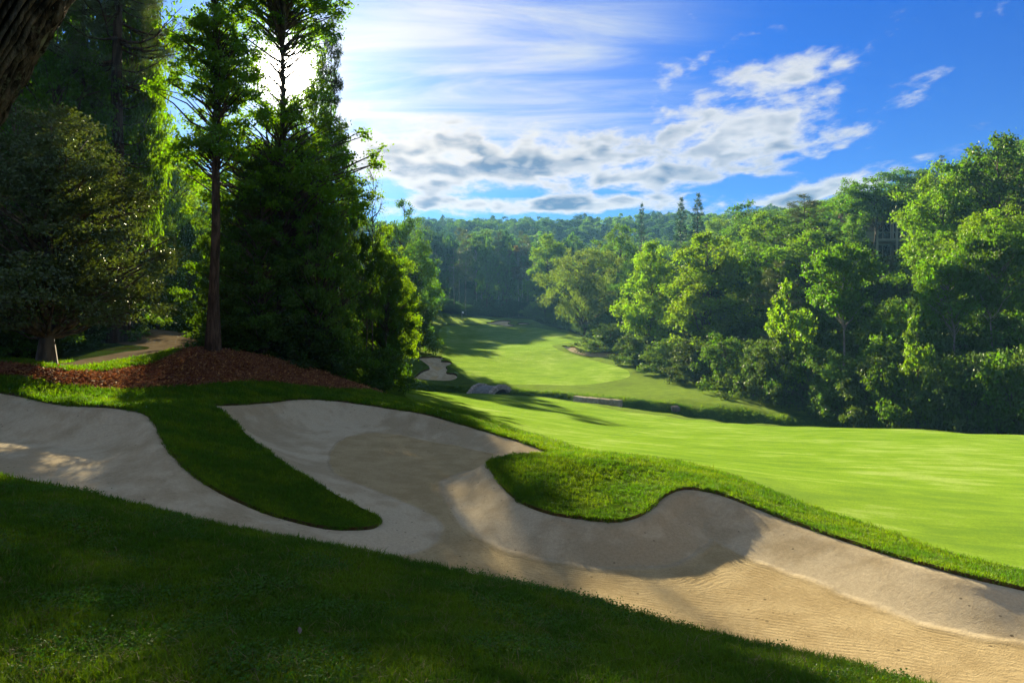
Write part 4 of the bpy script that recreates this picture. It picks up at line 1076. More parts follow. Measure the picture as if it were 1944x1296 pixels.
    348: ('small hazy blue-green broadleaf tree on the lower slope of the distant hill, right part', 'broadleaf trees on the lower slope of the distant hill, right part'),
    349: ('small hazy blue-green broadleaf tree on the lower slope of the distant hill, right part', 'broadleaf trees on the lower slope of the distant hill, right part'),
    350: ('small hazy blue-green broadleaf tree on the upper slope of the distant hill, right part', 'broadleaf trees on the upper slope of the distant hill, right part'),
    355: ('small hazy blue-green pine on the lower slope of the distant hill, left part', 'pines on the lower slope of the distant hill, left part'),
    356: ('small hazy blue-green pine on the lower slope of the distant hill, middle', 'pines on the lower slope of the distant hill, middle'),
    357: ('small hazy blue-green broadleaf tree on the lower slope of the distant hill, middle', 'broadleaf trees on the lower slope of the distant hill, middle'),
    359: ('small hazy blue-green broadleaf tree on the lower slope of the distant hill, middle', 'broadleaf trees on the lower slope of the distant hill, middle'),
    360: ('small hazy blue-green broadleaf tree on the lower slope of the distant hill, right part', 'broadleaf trees on the lower slope of the distant hill, right part'),
    361: ('small hazy blue-green pine on the lower slope of the distant hill, right part', 'pines on the lower slope of the distant hill, right part'),
    363: ('small hazy blue-green broadleaf tree on the lower slope of the distant hill, right part', 'broadleaf trees on the lower slope of the distant hill, right part'),
    364: ('small hazy blue-green broadleaf tree on the lower slope of the distant hill, right part', 'broadleaf trees on the lower slope of the distant hill, right part'),
    369: ('small hazy blue-green broadleaf tree on the lower slope of the distant hill, left part', 'broadleaf trees on the lower slope of the distant hill, left part'),
    370: ('small hazy blue-green broadleaf tree on the lower slope of the distant hill, left part', 'broadleaf trees on the lower slope of the distant hill, left part'),
    371: ('small hazy blue-green pine on the lower slope of the distant hill, middle', 'pines on the lower slope of the distant hill, middle'),
    376: ('small hazy blue-green pine on the lower slope of the distant hill, right part', 'pines on the lower slope of the distant hill, right part'),
    377: ('small hazy blue-green broadleaf tree on the lower slope of the distant hill, right part', 'broadleaf trees on the lower slope of the distant hill, right part'),
    378: ('small hazy blue-green broadleaf tree on the lower slope of the distant hill, right part', 'broadleaf trees on the lower slope of the distant hill, right part'),
    379: ('small hazy blue-green broadleaf tree on the upper slope of the distant hill, right part', 'broadleaf trees on the upper slope of the distant hill, right part'),
    381: ('small hazy blue-green broadleaf tree on the upper slope of the distant hill, right part', 'broadleaf trees on the upper slope of the distant hill, right part'),
    386: ('small hazy blue-green broadleaf tree on the lower slope of the distant hill, left part', 'broadleaf trees on the lower slope of the distant hill, left part'),
    388: ('small hazy blue-green pine on the lower slope of the distant hill, middle', 'pines on the lower slope of the distant hill, middle'),
    389: ('small hazy blue-green broadleaf tree on the lower slope of the distant hill, middle', 'broadleaf trees on the lower slope of the distant hill, middle'),
    391: ('small hazy blue-green broadleaf tree on the lower slope of the distant hill, right part', 'broadleaf trees on the lower slope of the distant hill, right part'),
    392: ('small hazy blue-green broadleaf tree on the lower slope of the distant hill, right part', 'broadleaf trees on the lower slope of the distant hill, right part'),
    393: ('small hazy blue-green broadleaf tree on the lower slope of the distant hill, right part', 'broadleaf trees on the lower slope of the distant hill, right part'),
    394: ('small hazy blue-green broadleaf tree on the lower slope of the distant hill, right part', 'broadleaf trees on the lower slope of the distant hill, right part'),
    395: ('small hazy blue-green broadleaf tree on the upper slope of the distant hill, right part', 'broadleaf trees on the upper slope of the distant hill, right part'),
    396: ('small hazy blue-green broadleaf tree on the upper slope of the distant hill, right part', 'broadleaf trees on the upper slope of the distant hill, right part'),
    397: ('small hazy blue-green broadleaf tree on the crest of the distant hill, right part', 'broadleaf trees on the crest of the distant hill, right part'),
    398: ('small hazy blue-green broadleaf tree on the crest of the distant hill, right part', 'broadleaf trees on the crest of the distant hill, right part'),
    400: ('small hazy blue-green broadleaf tree on the upper slope of the distant hill, left part', 'broadleaf trees on the upper slope of the distant hill, left part'),
    401: ('small hazy blue-green broadleaf tree on the lower slope of the distant hill, left part', 'broadleaf trees on the lower slope of the distant hill, left part'),
    402: ('small hazy blue-green pine on the lower slope of the distant hill, left part', 'pines on the lower slope of the distant hill, left part'),
    403: ('small hazy blue-green broadleaf tree on the lower slope of the distant hill, middle', 'broadleaf trees on the lower slope of the distant hill, middle'),
    404: ('small hazy blue-green broadleaf tree on the lower slope of the distant hill, middle', 'broadleaf trees on the lower slope of the distant hill, middle'),
    405: ('small hazy blue-green broadleaf tree on the lower slope of the distant hill, middle', 'broadleaf trees on the lower slope of the distant hill, middle'),
    406: ('small hazy blue-green pine on the lower slope of the distant hill, middle', 'pines on the lower slope of the distant hill, middle'),
    407: ('small hazy blue-green pine on the lower slope of the distant hill, right part', 'pines on the lower slope of the distant hill, right part'),
    408: ('small hazy blue-green broadleaf tree on the lower slope of the distant hill, right part', 'broadleaf trees on the lower slope of the distant hill, right part'),
    409: ('small hazy blue-green pine on the lower slope of the distant hill, right part', 'pines on the lower slope of the distant hill, right part'),
    411: ('small hazy blue-green broadleaf tree on the upper slope of the distant hill, right part', 'broadleaf trees on the upper slope of the distant hill, right part'),
    412: ('small hazy blue-green pine on the upper slope of the distant hill, right part', 'pines on the upper slope of the distant hill, right part'),
    413: ('small hazy blue-green broadleaf tree on the upper slope of the distant hill, right part', 'broadleaf trees on the upper slope of the distant hill, right part'),
    414: ('small hazy blue-green broadleaf tree on the crest of the distant hill, right part', 'broadleaf trees on the crest of the distant hill, right part'),
    416: ('small hazy blue-green broadleaf tree on the crest of the distant hill, right part', 'broadleaf trees on the crest of the distant hill, right part'),
    417: ('small hazy blue-green broadleaf tree on the upper slope of the distant hill, left part', 'broadleaf trees on the upper slope of the distant hill, left part'),
    420: ('small hazy blue-green broadleaf tree on the lower slope of the distant hill, left part', 'broadleaf trees on the lower slope of the distant hill, left part'),
    421: ('small hazy blue-green broadleaf tree on the upper slope of the distant hill, left part', 'broadleaf trees on the upper slope of the distant hill, left part'),
    422: ('small hazy blue-green pine on the upper slope of the distant hill, middle', 'pines on the upper slope of the distant hill, middle'),
    423: ('small hazy blue-green broadleaf tree on the upper slope of the distant hill, middle', 'broadleaf trees on the upper slope of the distant hill, middle'),
    424: ('small hazy blue-green broadleaf tree on the lower slope of the distant hill, middle', 'broadleaf trees on the lower slope of the distant hill, middle'),
    425: ('small hazy blue-green broadleaf tree on the lower slope of the distant hill, middle', 'broadleaf trees on the lower slope of the distant hill, middle'),
    426: ('small hazy blue-green broadleaf tree on the upper slope of the distant hill, right part', 'broadleaf trees on the upper slope of the distant hill, right part'),
    427: ('small hazy blue-green pine on the upper slope of the distant hill, right part', 'pines on the upper slope of the distant hill, right part'),
    428: ('small hazy blue-green pine on the lower slope of the distant hill, right part', 'pines on the lower slope of the distant hill, right part'),
    429: ('small hazy blue-green broadleaf tree on the lower slope of the distant hill, right part', 'broadleaf trees on the lower slope of the distant hill, right part'),
    430: ('small hazy blue-green broadleaf tree on the upper slope of the distant hill, right part', 'broadleaf trees on the upper slope of the distant hill, right part'),
    431: ('small hazy blue-green broadleaf tree on the upper slope of the distant hill, right part', 'broadleaf trees on the upper slope of the distant hill, right part'),
    432: ('small hazy blue-green broadleaf tree on the crest of the distant hill, right part', 'broadleaf trees on the crest of the distant hill, right part'),
    434: ('small hazy blue-green broadleaf tree on the crest of the distant hill, right part', 'broadleaf trees on the crest of the distant hill, right part'),
    436: ('small hazy blue-green broadleaf tree on the upper slope of the distant hill, left part', 'broadleaf trees on the upper slope of the distant hill, left part'),
    437: ('small hazy blue-green broadleaf tree on the upper slope of the distant hill, left part', 'broadleaf trees on the upper slope of the distant hill, left part'),
    438: ('small hazy blue-green broadleaf tree on the upper slope of the distant hill, left part', 'broadleaf trees on the upper slope of the distant hill, left part'),
    439: ('small hazy blue-green broadleaf tree on the upper slope of the distant hill, left part', 'broadleaf trees on the upper slope of the distant hill, left part'),
    440: ('small hazy blue-green pine on the upper slope of the distant hill, middle', 'pines on the upper slope of the distant hill, middle'),
    441: ('small hazy blue-green broadleaf tree on the upper slope of the distant hill, middle', 'broadleaf trees on the upper slope of the distant hill, middle'),
    442: ('small hazy blue-green broadleaf tree on the upper slope of the distant hill, middle', 'broadleaf trees on the upper slope of the distant hill, middle'),
    443: ('small hazy blue-green broadleaf tree on the upper slope of the distant hill, middle', 'broadleaf trees on the upper slope of the distant hill, middle'),
    444: ('small hazy blue-green pine on the upper slope of the distant hill, right part', 'pines on the upper slope of the distant hill, right part'),
    445: ('small hazy blue-green broadleaf tree on the upper slope of the distant hill, right part', 'broadleaf trees on the upper slope of the distant hill, right part'),
    446: ('small hazy blue-green broadleaf tree on the upper slope of the distant hill, right part', 'broadleaf trees on the upper slope of the distant hill, right part'),
    447: ('small hazy blue-green broadleaf tree on the upper slope of the distant hill, right part', 'broadleaf trees on the upper slope of the distant hill, right part'),
    448: ('small hazy blue-green broadleaf tree on the upper slope of the distant hill, right part', 'broadleaf trees on the upper slope of the distant hill, right part'),
    449: ('small hazy blue-green broadleaf tree on the upper slope of the distant hill, right part', 'broadleaf trees on the upper slope of the distant hill, right part'),
    452: ('small hazy blue-green pine on the crest of the distant hill, right part', 'pines on the crest of the distant hill, right part'),
    453: ('small hazy blue-green broadleaf tree on the crest of the distant hill, right part', 'broadleaf trees on the crest of the distant hill, right part'),
    456: ('small hazy blue-green broadleaf tree on the upper slope of the distant hill, left part', 'broadleaf trees on the upper slope of the distant hill, left part'),
    457: ('small hazy blue-green broadleaf tree on the upper slope of the distant hill, left part', 'broadleaf trees on the upper slope of the distant hill, left part'),
    458: ('small hazy blue-green broadleaf tree on the upper slope of the distant hill, middle', 'broadleaf trees on the upper slope of the distant hill, middle'),
    459: ('small hazy blue-green pine on the upper slope of the distant hill, middle', 'pines on the upper slope of the distant hill, middle'),
    460: ('small hazy blue-green broadleaf tree on the upper slope of the distant hill, middle', 'broadleaf trees on the upper slope of the distant hill, middle'),
    461: ('small hazy blue-green broadleaf tree on the upper slope of the distant hill, middle', 'broadleaf trees on the upper slope of the distant hill, middle'),
    462: ('small hazy blue-green broadleaf tree on the upper slope of the distant hill, middle', 'broadleaf trees on the upper slope of the distant hill, middle'),
    463: ('small hazy blue-green broadleaf tree on the upper slope of the distant hill, right part', 'broadleaf trees on the upper slope of the distant hill, right part'),
    464: ('small hazy blue-green broadleaf tree on the upper slope of the distant hill, right part', 'broadleaf trees on the upper slope of the distant hill, right part'),
    465: ('small hazy blue-green broadleaf tree on the upper slope of the distant hill, right part', 'broadleaf trees on the upper slope of the distant hill, right part'),
    466: ('small hazy blue-green broadleaf tree on the upper slope of the distant hill, right part', 'broadleaf trees on the upper slope of the distant hill, right part'),
    467: ('small hazy blue-green pine on the crest of the distant hill, right part', 'pines on the crest of the distant hill, right part'),
    468: ('small hazy blue-green pine on the crest of the distant hill, right part', 'pines on the crest of the distant hill, right part'),
    474: ('small hazy blue-green broadleaf tree on the upper slope of the distant hill, left part', 'broadleaf trees on the upper slope of the distant hill, left part'),
    475: ('small hazy blue-green pine on the upper slope of the distant hill, left part', 'pines on the upper slope of the distant hill, left part'),
    476: ('small hazy blue-green broadleaf tree on the upper slope of the distant hill, left part', 'broadleaf trees on the upper slope of the distant hill, left part'),
    478: ('small hazy blue-green broadleaf tree on the upper slope of the distant hill, middle', 'broadleaf trees on the upper slope of the distant hill, middle'),
    479: ('small hazy blue-green broadleaf tree on the upper slope of the distant hill, middle', 'broadleaf trees on the upper slope of the distant hill, middle'),
    482: ('small hazy blue-green broadleaf tree on the upper slope of the distant hill, middle', 'broadleaf trees on the upper slope of the distant hill, middle'),
    483: ('small hazy blue-green broadleaf tree on the upper slope of the distant hill, middle', 'broadleaf trees on the upper slope of the distant hill, middle'),
    484: ('small hazy blue-green broadleaf tree on the upper slope of the distant hill, right part', 'broadleaf trees on the upper slope of the distant hill, right part'),
    485: ('small hazy blue-green broadleaf tree on the upper slope of the distant hill, right part', 'broadleaf trees on the upper slope of the distant hill, right part'),
    486: ('small hazy blue-green broadleaf tree on the crest of the distant hill, right part', 'broadleaf trees on the crest of the distant hill, right part'),
    487: ('small hazy blue-green pine on the crest of the distant hill, right part', 'pines on the crest of the distant hill, right part'),
    488: ('small hazy blue-green broadleaf tree on the crest of the distant hill, right part', 'broadleaf trees on the crest of the distant hill, right part'),
    489: ('small hazy blue-green broadleaf tree on the crest of the distant hill, right part', 'broadleaf trees on the crest of the distant hill, right part'),
    493: ('small hazy blue-green broadleaf tree on the crest of the distant hill, right part', 'broadleaf trees on the crest of the distant hill, right part'),
    495: ('small hazy blue-green broadleaf tree on the upper slope of the distant hill, left part', 'broadleaf trees on the upper slope of the distant hill, left part'),
    496: ('small hazy blue-green pine on the upper slope of the distant hill, left part', 'pines on the upper slope of the distant hill, left part'),
    497: ('small hazy blue-green broadleaf tree on the upper slope of the distant hill, left part', 'broadleaf trees on the upper slope of the distant hill, left part'),
    498: ('small hazy blue-green broadleaf tree on the upper slope of the distant hill, left part', 'broadleaf trees on the upper slope of the distant hill, left part'),
    502: ('small hazy blue-green broadleaf tree on the upper slope of the distant hill, middle', 'broadleaf trees on the upper slope of the distant hill, middle'),
    508: ('small hazy blue-green broadleaf tree on the crest of the distant hill, right part', 'broadleaf trees on the crest of the distant hill, right part'),
    509: ('small hazy blue-green broadleaf tree on the crest of the distant hill, right part', 'broadleaf trees on the crest of the distant hill, right part'),
    511: ('small hazy blue-green broadleaf tree on the crest of the distant hill, right part', 'broadleaf trees on the crest of the distant hill, right part'),
    514: ('small hazy blue-green broadleaf tree on the crest of the distant hill, right part', 'broadleaf trees on the crest of the distant hill, right part'),
    515: ('small hazy blue-green pine on the crest of the distant hill, left part', 'pines on the crest of the distant hill, left part'),
    516: ('small hazy blue-green pine on the crest of the distant hill, left part', 'pines on the crest of the distant hill, left part'),
    517: ('small hazy blue-green broadleaf tree on the upper slope of the distant hill, left part', 'broadleaf trees on the upper slope of the distant hill, left part'),
    521: ('small hazy blue-green broadleaf tree on the upper slope of the distant hill, middle', 'broadleaf trees on the upper slope of the distant hill, middle'),
    522: ('small hazy blue-green broadleaf tree on the upper slope of the distant hill, middle', 'broadleaf trees on the upper slope of the distant hill, middle'),
    523: ('small hazy blue-green broadleaf tree on the upper slope of the distant hill, middle', 'broadleaf trees on the upper slope of the distant hill, middle'),
    525: ('small hazy blue-green broadleaf tree on the crest of the distant hill, right part', 'broadleaf trees on the crest of the distant hill, right part'),
    527: ('small hazy blue-green broadleaf tree on the crest of the distant hill, right part', 'broadleaf trees on the crest of the distant hill, right part'),
    528: ('small hazy blue-green broadleaf tree on the upper slope of the distant hill, right part', 'broadleaf trees on the upper slope of the distant hill, right part'),
    535: ('small hazy blue-green broadleaf tree on the crest of the distant hill, right part', 'broadleaf trees on the crest of the distant hill, right part'),
    537: ('small hazy blue-green broadleaf tree on the upper slope of the distant hill, left part', 'broadleaf trees on the upper slope of the distant hill, left part'),
    538: ('small hazy blue-green broadleaf tree on the upper slope of the distant hill, left part', 'broadleaf trees on the upper slope of the distant hill, left part'),
    539: ('small hazy blue-green broadleaf tree on the upper slope of the distant hill, left part', 'broadleaf trees on the upper slope of the distant hill, left part'),
    540: ('small hazy blue-green broadleaf tree on the upper slope of the distant hill, left part', 'broadleaf trees on the upper slope of the distant hill, left part'),
    541: ('small hazy blue-green broadleaf tree on the upper slope of the distant hill, middle', 'broadleaf trees on the upper slope of the distant hill, middle'),
    543: ('small hazy blue-green broadleaf tree on the upper slope of the distant hill, middle', 'broadleaf trees on the upper slope of the distant hill, middle'),
    544: ('small hazy blue-green broadleaf tree on the crest of the distant hill, middle', 'broadleaf trees on the crest of the distant hill, middle'),
    551: ('small hazy blue-green broadleaf tree on the crest of the distant hill, right part', 'broadleaf trees on the crest of the distant hill, right part'),
    553: ('small hazy blue-green broadleaf tree on the crest of the distant hill, right part', 'broadleaf trees on the crest of the distant hill, right part'),
    554: ('small hazy blue-green broadleaf tree on the crest of the distant hill, right part', 'broadleaf trees on the crest of the distant hill, right part'),
    557: ('small hazy blue-green broadleaf tree on the crest of the distant hill, left part', 'broadleaf trees on the crest of the distant hill, left part'),
    562: ('small hazy blue-green broadleaf tree on the upper slope of the distant hill, middle', 'broadleaf trees on the upper slope of the distant hill, middle'),
    563: ('small hazy blue-green broadleaf tree on the upper slope of the distant hill, middle', 'broadleaf trees on the upper slope of the distant hill, middle'),
    564: ('small hazy blue-green broadleaf tree on the upper slope of the distant hill, middle', 'broadleaf trees on the upper slope of the distant hill, middle'),
    566: ('small hazy blue-green broadleaf tree on the upper slope of the distant hill, middle', 'broadleaf trees on the upper slope of the distant hill, middle'),
    572: ('small hazy blue-green pine on the crest of the distant hill, right part', 'pines on the crest of the distant hill, right part'),
    617: ('obscured mid green tree straight above the backlit glowing tree', 'trees seen in the depth of the left wood'),
    636: ('obscured mid green tree above left of the glossy holly', 'trees seen in the depth of the left wood'),
    639: ('partly hidden dark green tree below right of the glossy holly', 'trees seen in the depth of the left wood'),
    654: ('obscured mid green tree below right of the backlit glowing tree', 'trees seen in the depth of the left wood'),
    658: ('obscured mid green tree straight below the bare-twigged treetop', 'trees seen in the depth of the left wood'),
    667: ('obscured dark green tree below left of the straight leafy-sleeved trunk', 'trees seen in the depth of the left wood'),
    677: ('obscured mid green tree above right of the backlit glowing tree', 'trees seen in the depth of the left wood'),
    680: ('obscured mid green slim tree straight above the tall skyline tree of the left wood', 'trees seen in the depth of the left wood'),
    684: ('obscured dark green slim tree above left of the backlit glowing tree', 'trees seen in the depth of the left wood'),
    691: ('obscured mid green tree right beside the tree by the left fairway bunker', 'trees seen in the depth of the left wood'),
    703: ('obscured dark green pine left of the bare-twigged treetop', 'trees seen in the depth of the left wood'),
    708: ('partly hidden dark green tree straight below the backlit glowing tree', 'trees seen in the depth of the left wood'),
    723: ('obscured bright green tree above left of the backlit glowing tree', 'trees seen in the depth of the left wood'),
    740: ('obscured mid green slim tree right of the tall skyline tree of the left wood', 'trees seen in the depth of the left wood'),
    754: ('obscured bright green tree below right of the backlit glowing tree', 'trees seen in the depth of the left wood'),
    763: ('obscured bright green tree above right of the backlit glowing tree', 'trees seen in the depth of the left wood'),
    784: ('obscured dark green tree right of the tall skyline tree of the left wood', 'trees seen in the depth of the left wood'),
    788: ('obscured dark green pine straight below the backlit glowing tree', 'trees seen in the depth of the left wood'),
    796: ('low mid green shrub under the left wood, second from left', None),
    797: ('low dark green shrub under the left wood, third from left', None),
    798: ('low dark green shrub under the left wood, first from left', None),
    799: ('low dark green shrub under the left wood, fourth from left', None),
    800: ('low dark green shrub under the left wood, fifth from left', None),
    801: ('low dark green shrub under the left wood, eighth from left', None),
    802: ('low mid green shrub under the left wood, ninth from left', None),
    803: ('low dark green shrub under the left wood, tenth from left', None),
    804: ('low mid green shrub under the left wood, eleventh from left', None),
    805: ('low dark green shrub under the left wood, twelfth from left', None),
    806: ('low mid green shrub under the left wood, thirteenth from left', None),
    807: ('low very dark green shrub under the left wood, seventh from left', None),
    808: ('low mid green shrub under the left wood, sixth from left', None),
}
#@@ENDLAB@@


def plant(pr, x, y, h, r=None, color=MID, label=None, cat='tree', group=None, rz=None, sink=0.0, lean=None):
    """one tree: an empty at its foot that parents its trunk and crown"""
    global N_PLANT
    N_PLANT += 1
    pr = PR[pr] if isinstance(pr, str) else pr; gone = N_PLANT in HIDDEN
    z = float(height(np.array([x]), np.array([y]))[0]) - sink
    rot_ = tree_rng.uniform(0, 6.283) if rz is None else rz
    k = tree_rng.uniform(0.85, 1.18); k2 = tree_rng.uniform(0.93, 1.07)
    if gone: return None          # stands wholly behind other trees
    root = empty(pr.name, (x, y, z), rot_)
    sz = h / pr.H; sx = (r / pr.R) if r else sz
    root.scale = (sx, sx, sz)
    if lean: root.rotation_euler = (lean[0], lean[1], root.rotation_euler[2])
    t = obj('trunk' if cat != 'shrub' else 'stems', pr.trunk, None, root); c = obj('crown' if cat != 'shrub' else 'foliage', pr.crown, None, root)
    c.color = (color[0] * k * k2, color[1] * k, color[2] * k / k2, 1)
    lb = LABELS.get(N_PLANT)
    tag(root, lb[0] if lb else label, cat, lb[1] if lb and lb[1] else group)
    #PID
    return root


def plant_px(pr, px, d, top, wpx=None, color=MID, label=None, cat='tree', group=None, rz=None, kr=1.0):
    x = at(px, d); z = float(height(np.array([x]), np.array([d]))[0]); ztop = (HZ - top) / F * d
    h = max(1.0, ztop - z); r = (wpx / F * d / 2 * kr) if wpx else None
    return plant(pr, x, d, h, r, color, label, cat, group, rz)


# ---- named trees on the right slope
G_R = 'broadleaf trees on the right slope'
for q in [
    ('poplar', 1036, 180, 440, 75, BRIGHT, 'light green tree at the far end of the right tree line, beside the blue woods'),
    ('willow', 1112, 132, 462, 150, GREY, 'wide round grey-green tree above the right fairway bunker'),
    ('ash', 1178, 150, 428, 100, GREEN, 'mid green round tree behind and right of the grey-green tree'),
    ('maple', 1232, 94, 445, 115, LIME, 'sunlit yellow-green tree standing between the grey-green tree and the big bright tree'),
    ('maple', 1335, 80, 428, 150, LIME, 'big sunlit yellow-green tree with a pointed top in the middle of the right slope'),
    ('ash', 1415, 122, 385, 110, GREEN, 'green tree on the skyline just right of the two spruces'),
    ('poplar', 1455, 103, 400, 95, BRIGHT, 'bright green tree between the big yellow-green tree and the layered pine'),
    ('ash', 1612, 108, 342, 90, GREEN, 'green rounded tree on the skyline left of the house'),
    ('oak', 1722, 124, 316, 130, GREEN, 'green tree rising behind the house roof'),
    ('high', 1668, 97, 338, 120, GREEN, 'tree whose crown hangs over the front of the house'),
    ('ash', 1790, 66, 310, 165, BRIGHT, 'bright green spreading tree just right of the house'),
    ('maple', 1905, 64, 232, 170, MID, 'tallest dark green tree at the top right edge'),
    ('oak', 1895, 52, 385, 190, BRIGHT, 'bright green wide tree at the right edge below the tallest tree'),
    ('tall', 1950, 72, 300, 160, GREEN, 'green tree cut by the right edge of the view behind the wide bright tree'),
]:
    plant_px(*q[:6], label=q[6], group=G_R)
plant_px('pine', 1530, 96, 368, 190, OLIVE, 'wide white pine with layered boughs left of the house', group='pines on the right slope')
plant_px('pine_flat', 1482, 66, 492, 130, (0.062, 0.088, 0.018), 'brownish flat-topped pine low on the right slope', group='pines on the right slope')
plant_px('pine', 1786, 102, 294, 70, BLUEG, 'dark pine tip on the skyline above the right slope', group='pines on the right slope')
plant_px('spruce', 1326, 152, 366, 62, BLUEG, 'taller right-hand spruce of the pair on the skyline', group='spruces on the skyline')
plant_px('spruce', 1294, 156, 374, 55, BLUEG, 'shorter left-hand spruce of the pair on the skyline', group='spruces on the skyline')
plant_px('spruce', 1217, 195, 386, 40, BLUEG, 'small lone spruce on the skyline left of the spruce pair', group='spruces on the skyline')
plant_px('sapling', 1503, 57, 520, 78, LIME, 'bright yellow-green young tree above the rhododendrons, nearer the creek', 'tree', 'young trees among the rhododendrons')
plant_px('sapling', 1745, 44, 585, 62, BRIGHT, 'bright young tree among the rhododendrons toward the right edge', 'tree', 'young trees among the rhododendrons')
plant_px('tall', 1800, 58, 430, 110, BRIGHT, 'slim tree with a bare pale trunk below the bright spreading tree', group=G_R)

# ---- rhododendron bank along the right
rows = [(1150, 108, 612, 90), (1205, 90, 630, 70), (1222, 87, 655, 60), (1268, 80, 640, 85), (1318, 72, 640, 90), (1375, 66, 630, 95), (1430, 61, 640, 95), (1488, 57, 640, 100), (1545, 54, 650, 105), (1602, 51, 665, 110), (1660, 48, 670, 115),
        (1722, 45.5, 672, 120), (1785, 43.5, 665, 120), (1850, 42, 660, 130), (1920, 40, 650, 130), (1990, 39, 640, 130)]
for i, (px, d, top, w) in enumerate(rows):
    plant_px(['rhodo_a', 'rhodo_b', 'bush'][i % 3], px, d, top, w * 1.2, [RHOD, (0.045, 0.085, 0.018), MID][i % 3], 'rounded dark green shrub in the front row of the bank right of the fairway', 'shrub', 'front row of shrubs beside the fairway')
g_sec = 'shrubs in the back rows of the right bank'
for i in range(46):
    s = tree_rng.uniform(0, 1); px = 1240 + 760 * s; k = tree_rng.uniform(1.09, 1.50)
    d = np.interp(px, [r[0] for r in rows], [r[1] for r in rows]) * k
    x = at(px, d)
    plant(['rhodo_b', 'rhodo_a', 'bush'][i % 3], x, d, tree_rng.uniform(4.0, 6.8), tree_rng.uniform(2.6, 3.8), [RHOD, MID, GREEN, (0.050, 0.090, 0.015)][i % 4], 'leafy dark green shrub in the upper rows of the right bank', 'shrub', g_sec)

for px, d, top, lab in [(1812, 47.5, 470, 'slim pale trunk rising from the shrubs, left one near the right edge'), (1882, 46, 420, 'slim pale trunk rising from the shrubs, right one near the right edge'), (1603, 56, 455, 'slim pale trunk among the shrubs below the house')]:
    plant_px('high_pale', px, d, top, 110, GREEN, lab, 'tree', 'pale trunks on the right bank')
for i, (px, d) in enumerate([(1640, 90), (1668, 93), (1695, 91), (1722, 93), (1650, 82), (1685, 84), (1715, 82), (1748, 92), (1625, 95), (1660, 74), (1700, 74), (1735, 76)]):
    plant_px(['bush', 'rhodo_b', 'maple'][i % 3], px, d, 482 + (i * 7) % 13 + (90 - d) * 1.2, 95, [MID, RHOD, GREEN][i % 3], 'leafy thicket on the slope just below the house', 'shrub', 'thicket below the house')

# ---- filling wood on the right slope
HOUSE = (57.0, 105.0)
for i in range(200):
    x = tree_rng.uniform(16, 125); y = tree_rng.uniform(52, 215)
    px = CX + F * x / y
    edge = np.interp(y, [50, 64, 86, 112, 150, 190, 230], [36, 30, 24, 24, 19, 19, 14])
    if x < edge or px > 2080 or px < 1010: continue
    
    if abs(x - HOUSE[0]) < 9 and abs(y - HOUSE[1]) < 8: continue
    z = float(height(np.array([x]), np.array([y]))[0])
    sky = np.interp(px, [1010, 1100, 1200, 1290, 1400, 1540, 1640, 1740, 1850, 1944, 2100], [440, 440, 432, 425, 395, 385, 360, 335, 300, 260, 240])
    hmax = (HZ - sky) / F * y - z
    h = min(hmax, tree_rng.uniform(9.5, 16))
    if abs(px - 1678) < 34 + 4.2 * F / y and y < 106: h = min(h, (HZ - 484) / F * y - z)
    if h < 5: continue
    pr = tree_rng.choice(['ash', 'oak', 'maple', 'poplar', 'tall', 'ash', 'maple', 'pine'])
    plant(pr, x, y, h, None if pr == 'pine' else h * tree_rng.uniform(0.27, 0.38), OLIVE if pr == 'pine' else tree_rng.choice([MID, GREEN, GREEN, BRIGHT, BLUEG]),
          'pine among the broadleaf trees of the right slope' if pr == 'pine' else 'green broadleaf tree in the body of the wood on the right slope', 'tree', 'pines in the right wood' if pr == 'pine' else 'broadleaf trees filling the right wood')

# ---- far wood behind the putting green
tr_list = [(828, 206, 452, 40), (846, 209, 445, 42), (862, 207, 470, 36), (884, 205, 436, 50), (905, 212, 455, 46), (925, 208, 448, 44), (946, 214, 440, 46), (962, 208, 452, 40), (985, 207, 466, 44), (1002, 212, 448, 46), (1018, 206, 470, 40), (1040, 200, 462, 48),
           (838, 222, 440, 50), (872, 224, 432, 50), (915, 226, 436, 52), (955, 225, 430, 52), (992, 224, 438, 52), (1030, 222, 440, 52), (1065, 205, 452, 50), (1085, 215, 440, 56)]
for i, (px, d, top, w) in enumerate(tr_list):
    pine = i in (2, 3, 6, 9, 13, 16)
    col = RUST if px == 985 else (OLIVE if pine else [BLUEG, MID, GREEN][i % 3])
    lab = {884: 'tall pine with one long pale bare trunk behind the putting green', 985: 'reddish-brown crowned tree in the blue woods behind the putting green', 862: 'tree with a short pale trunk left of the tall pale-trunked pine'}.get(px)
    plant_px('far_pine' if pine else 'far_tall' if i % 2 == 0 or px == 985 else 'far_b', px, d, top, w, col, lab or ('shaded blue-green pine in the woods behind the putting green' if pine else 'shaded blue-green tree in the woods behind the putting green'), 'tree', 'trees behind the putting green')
for i in range(26):
    px = 815 + 260 * (i + tree_rng.uniform(-0.3, 0.3)) / 25; d = tree_rng.uniform(203, 212)
    plant('bush', at(px, d), d, tree_rng.uniform(2.5, 5.5), tree_rng.uniform(2.5, 4), BLUEG, 'low shaded shrub at the foot of the far woods', 'shrub', 'shrubs along the far wood edge')

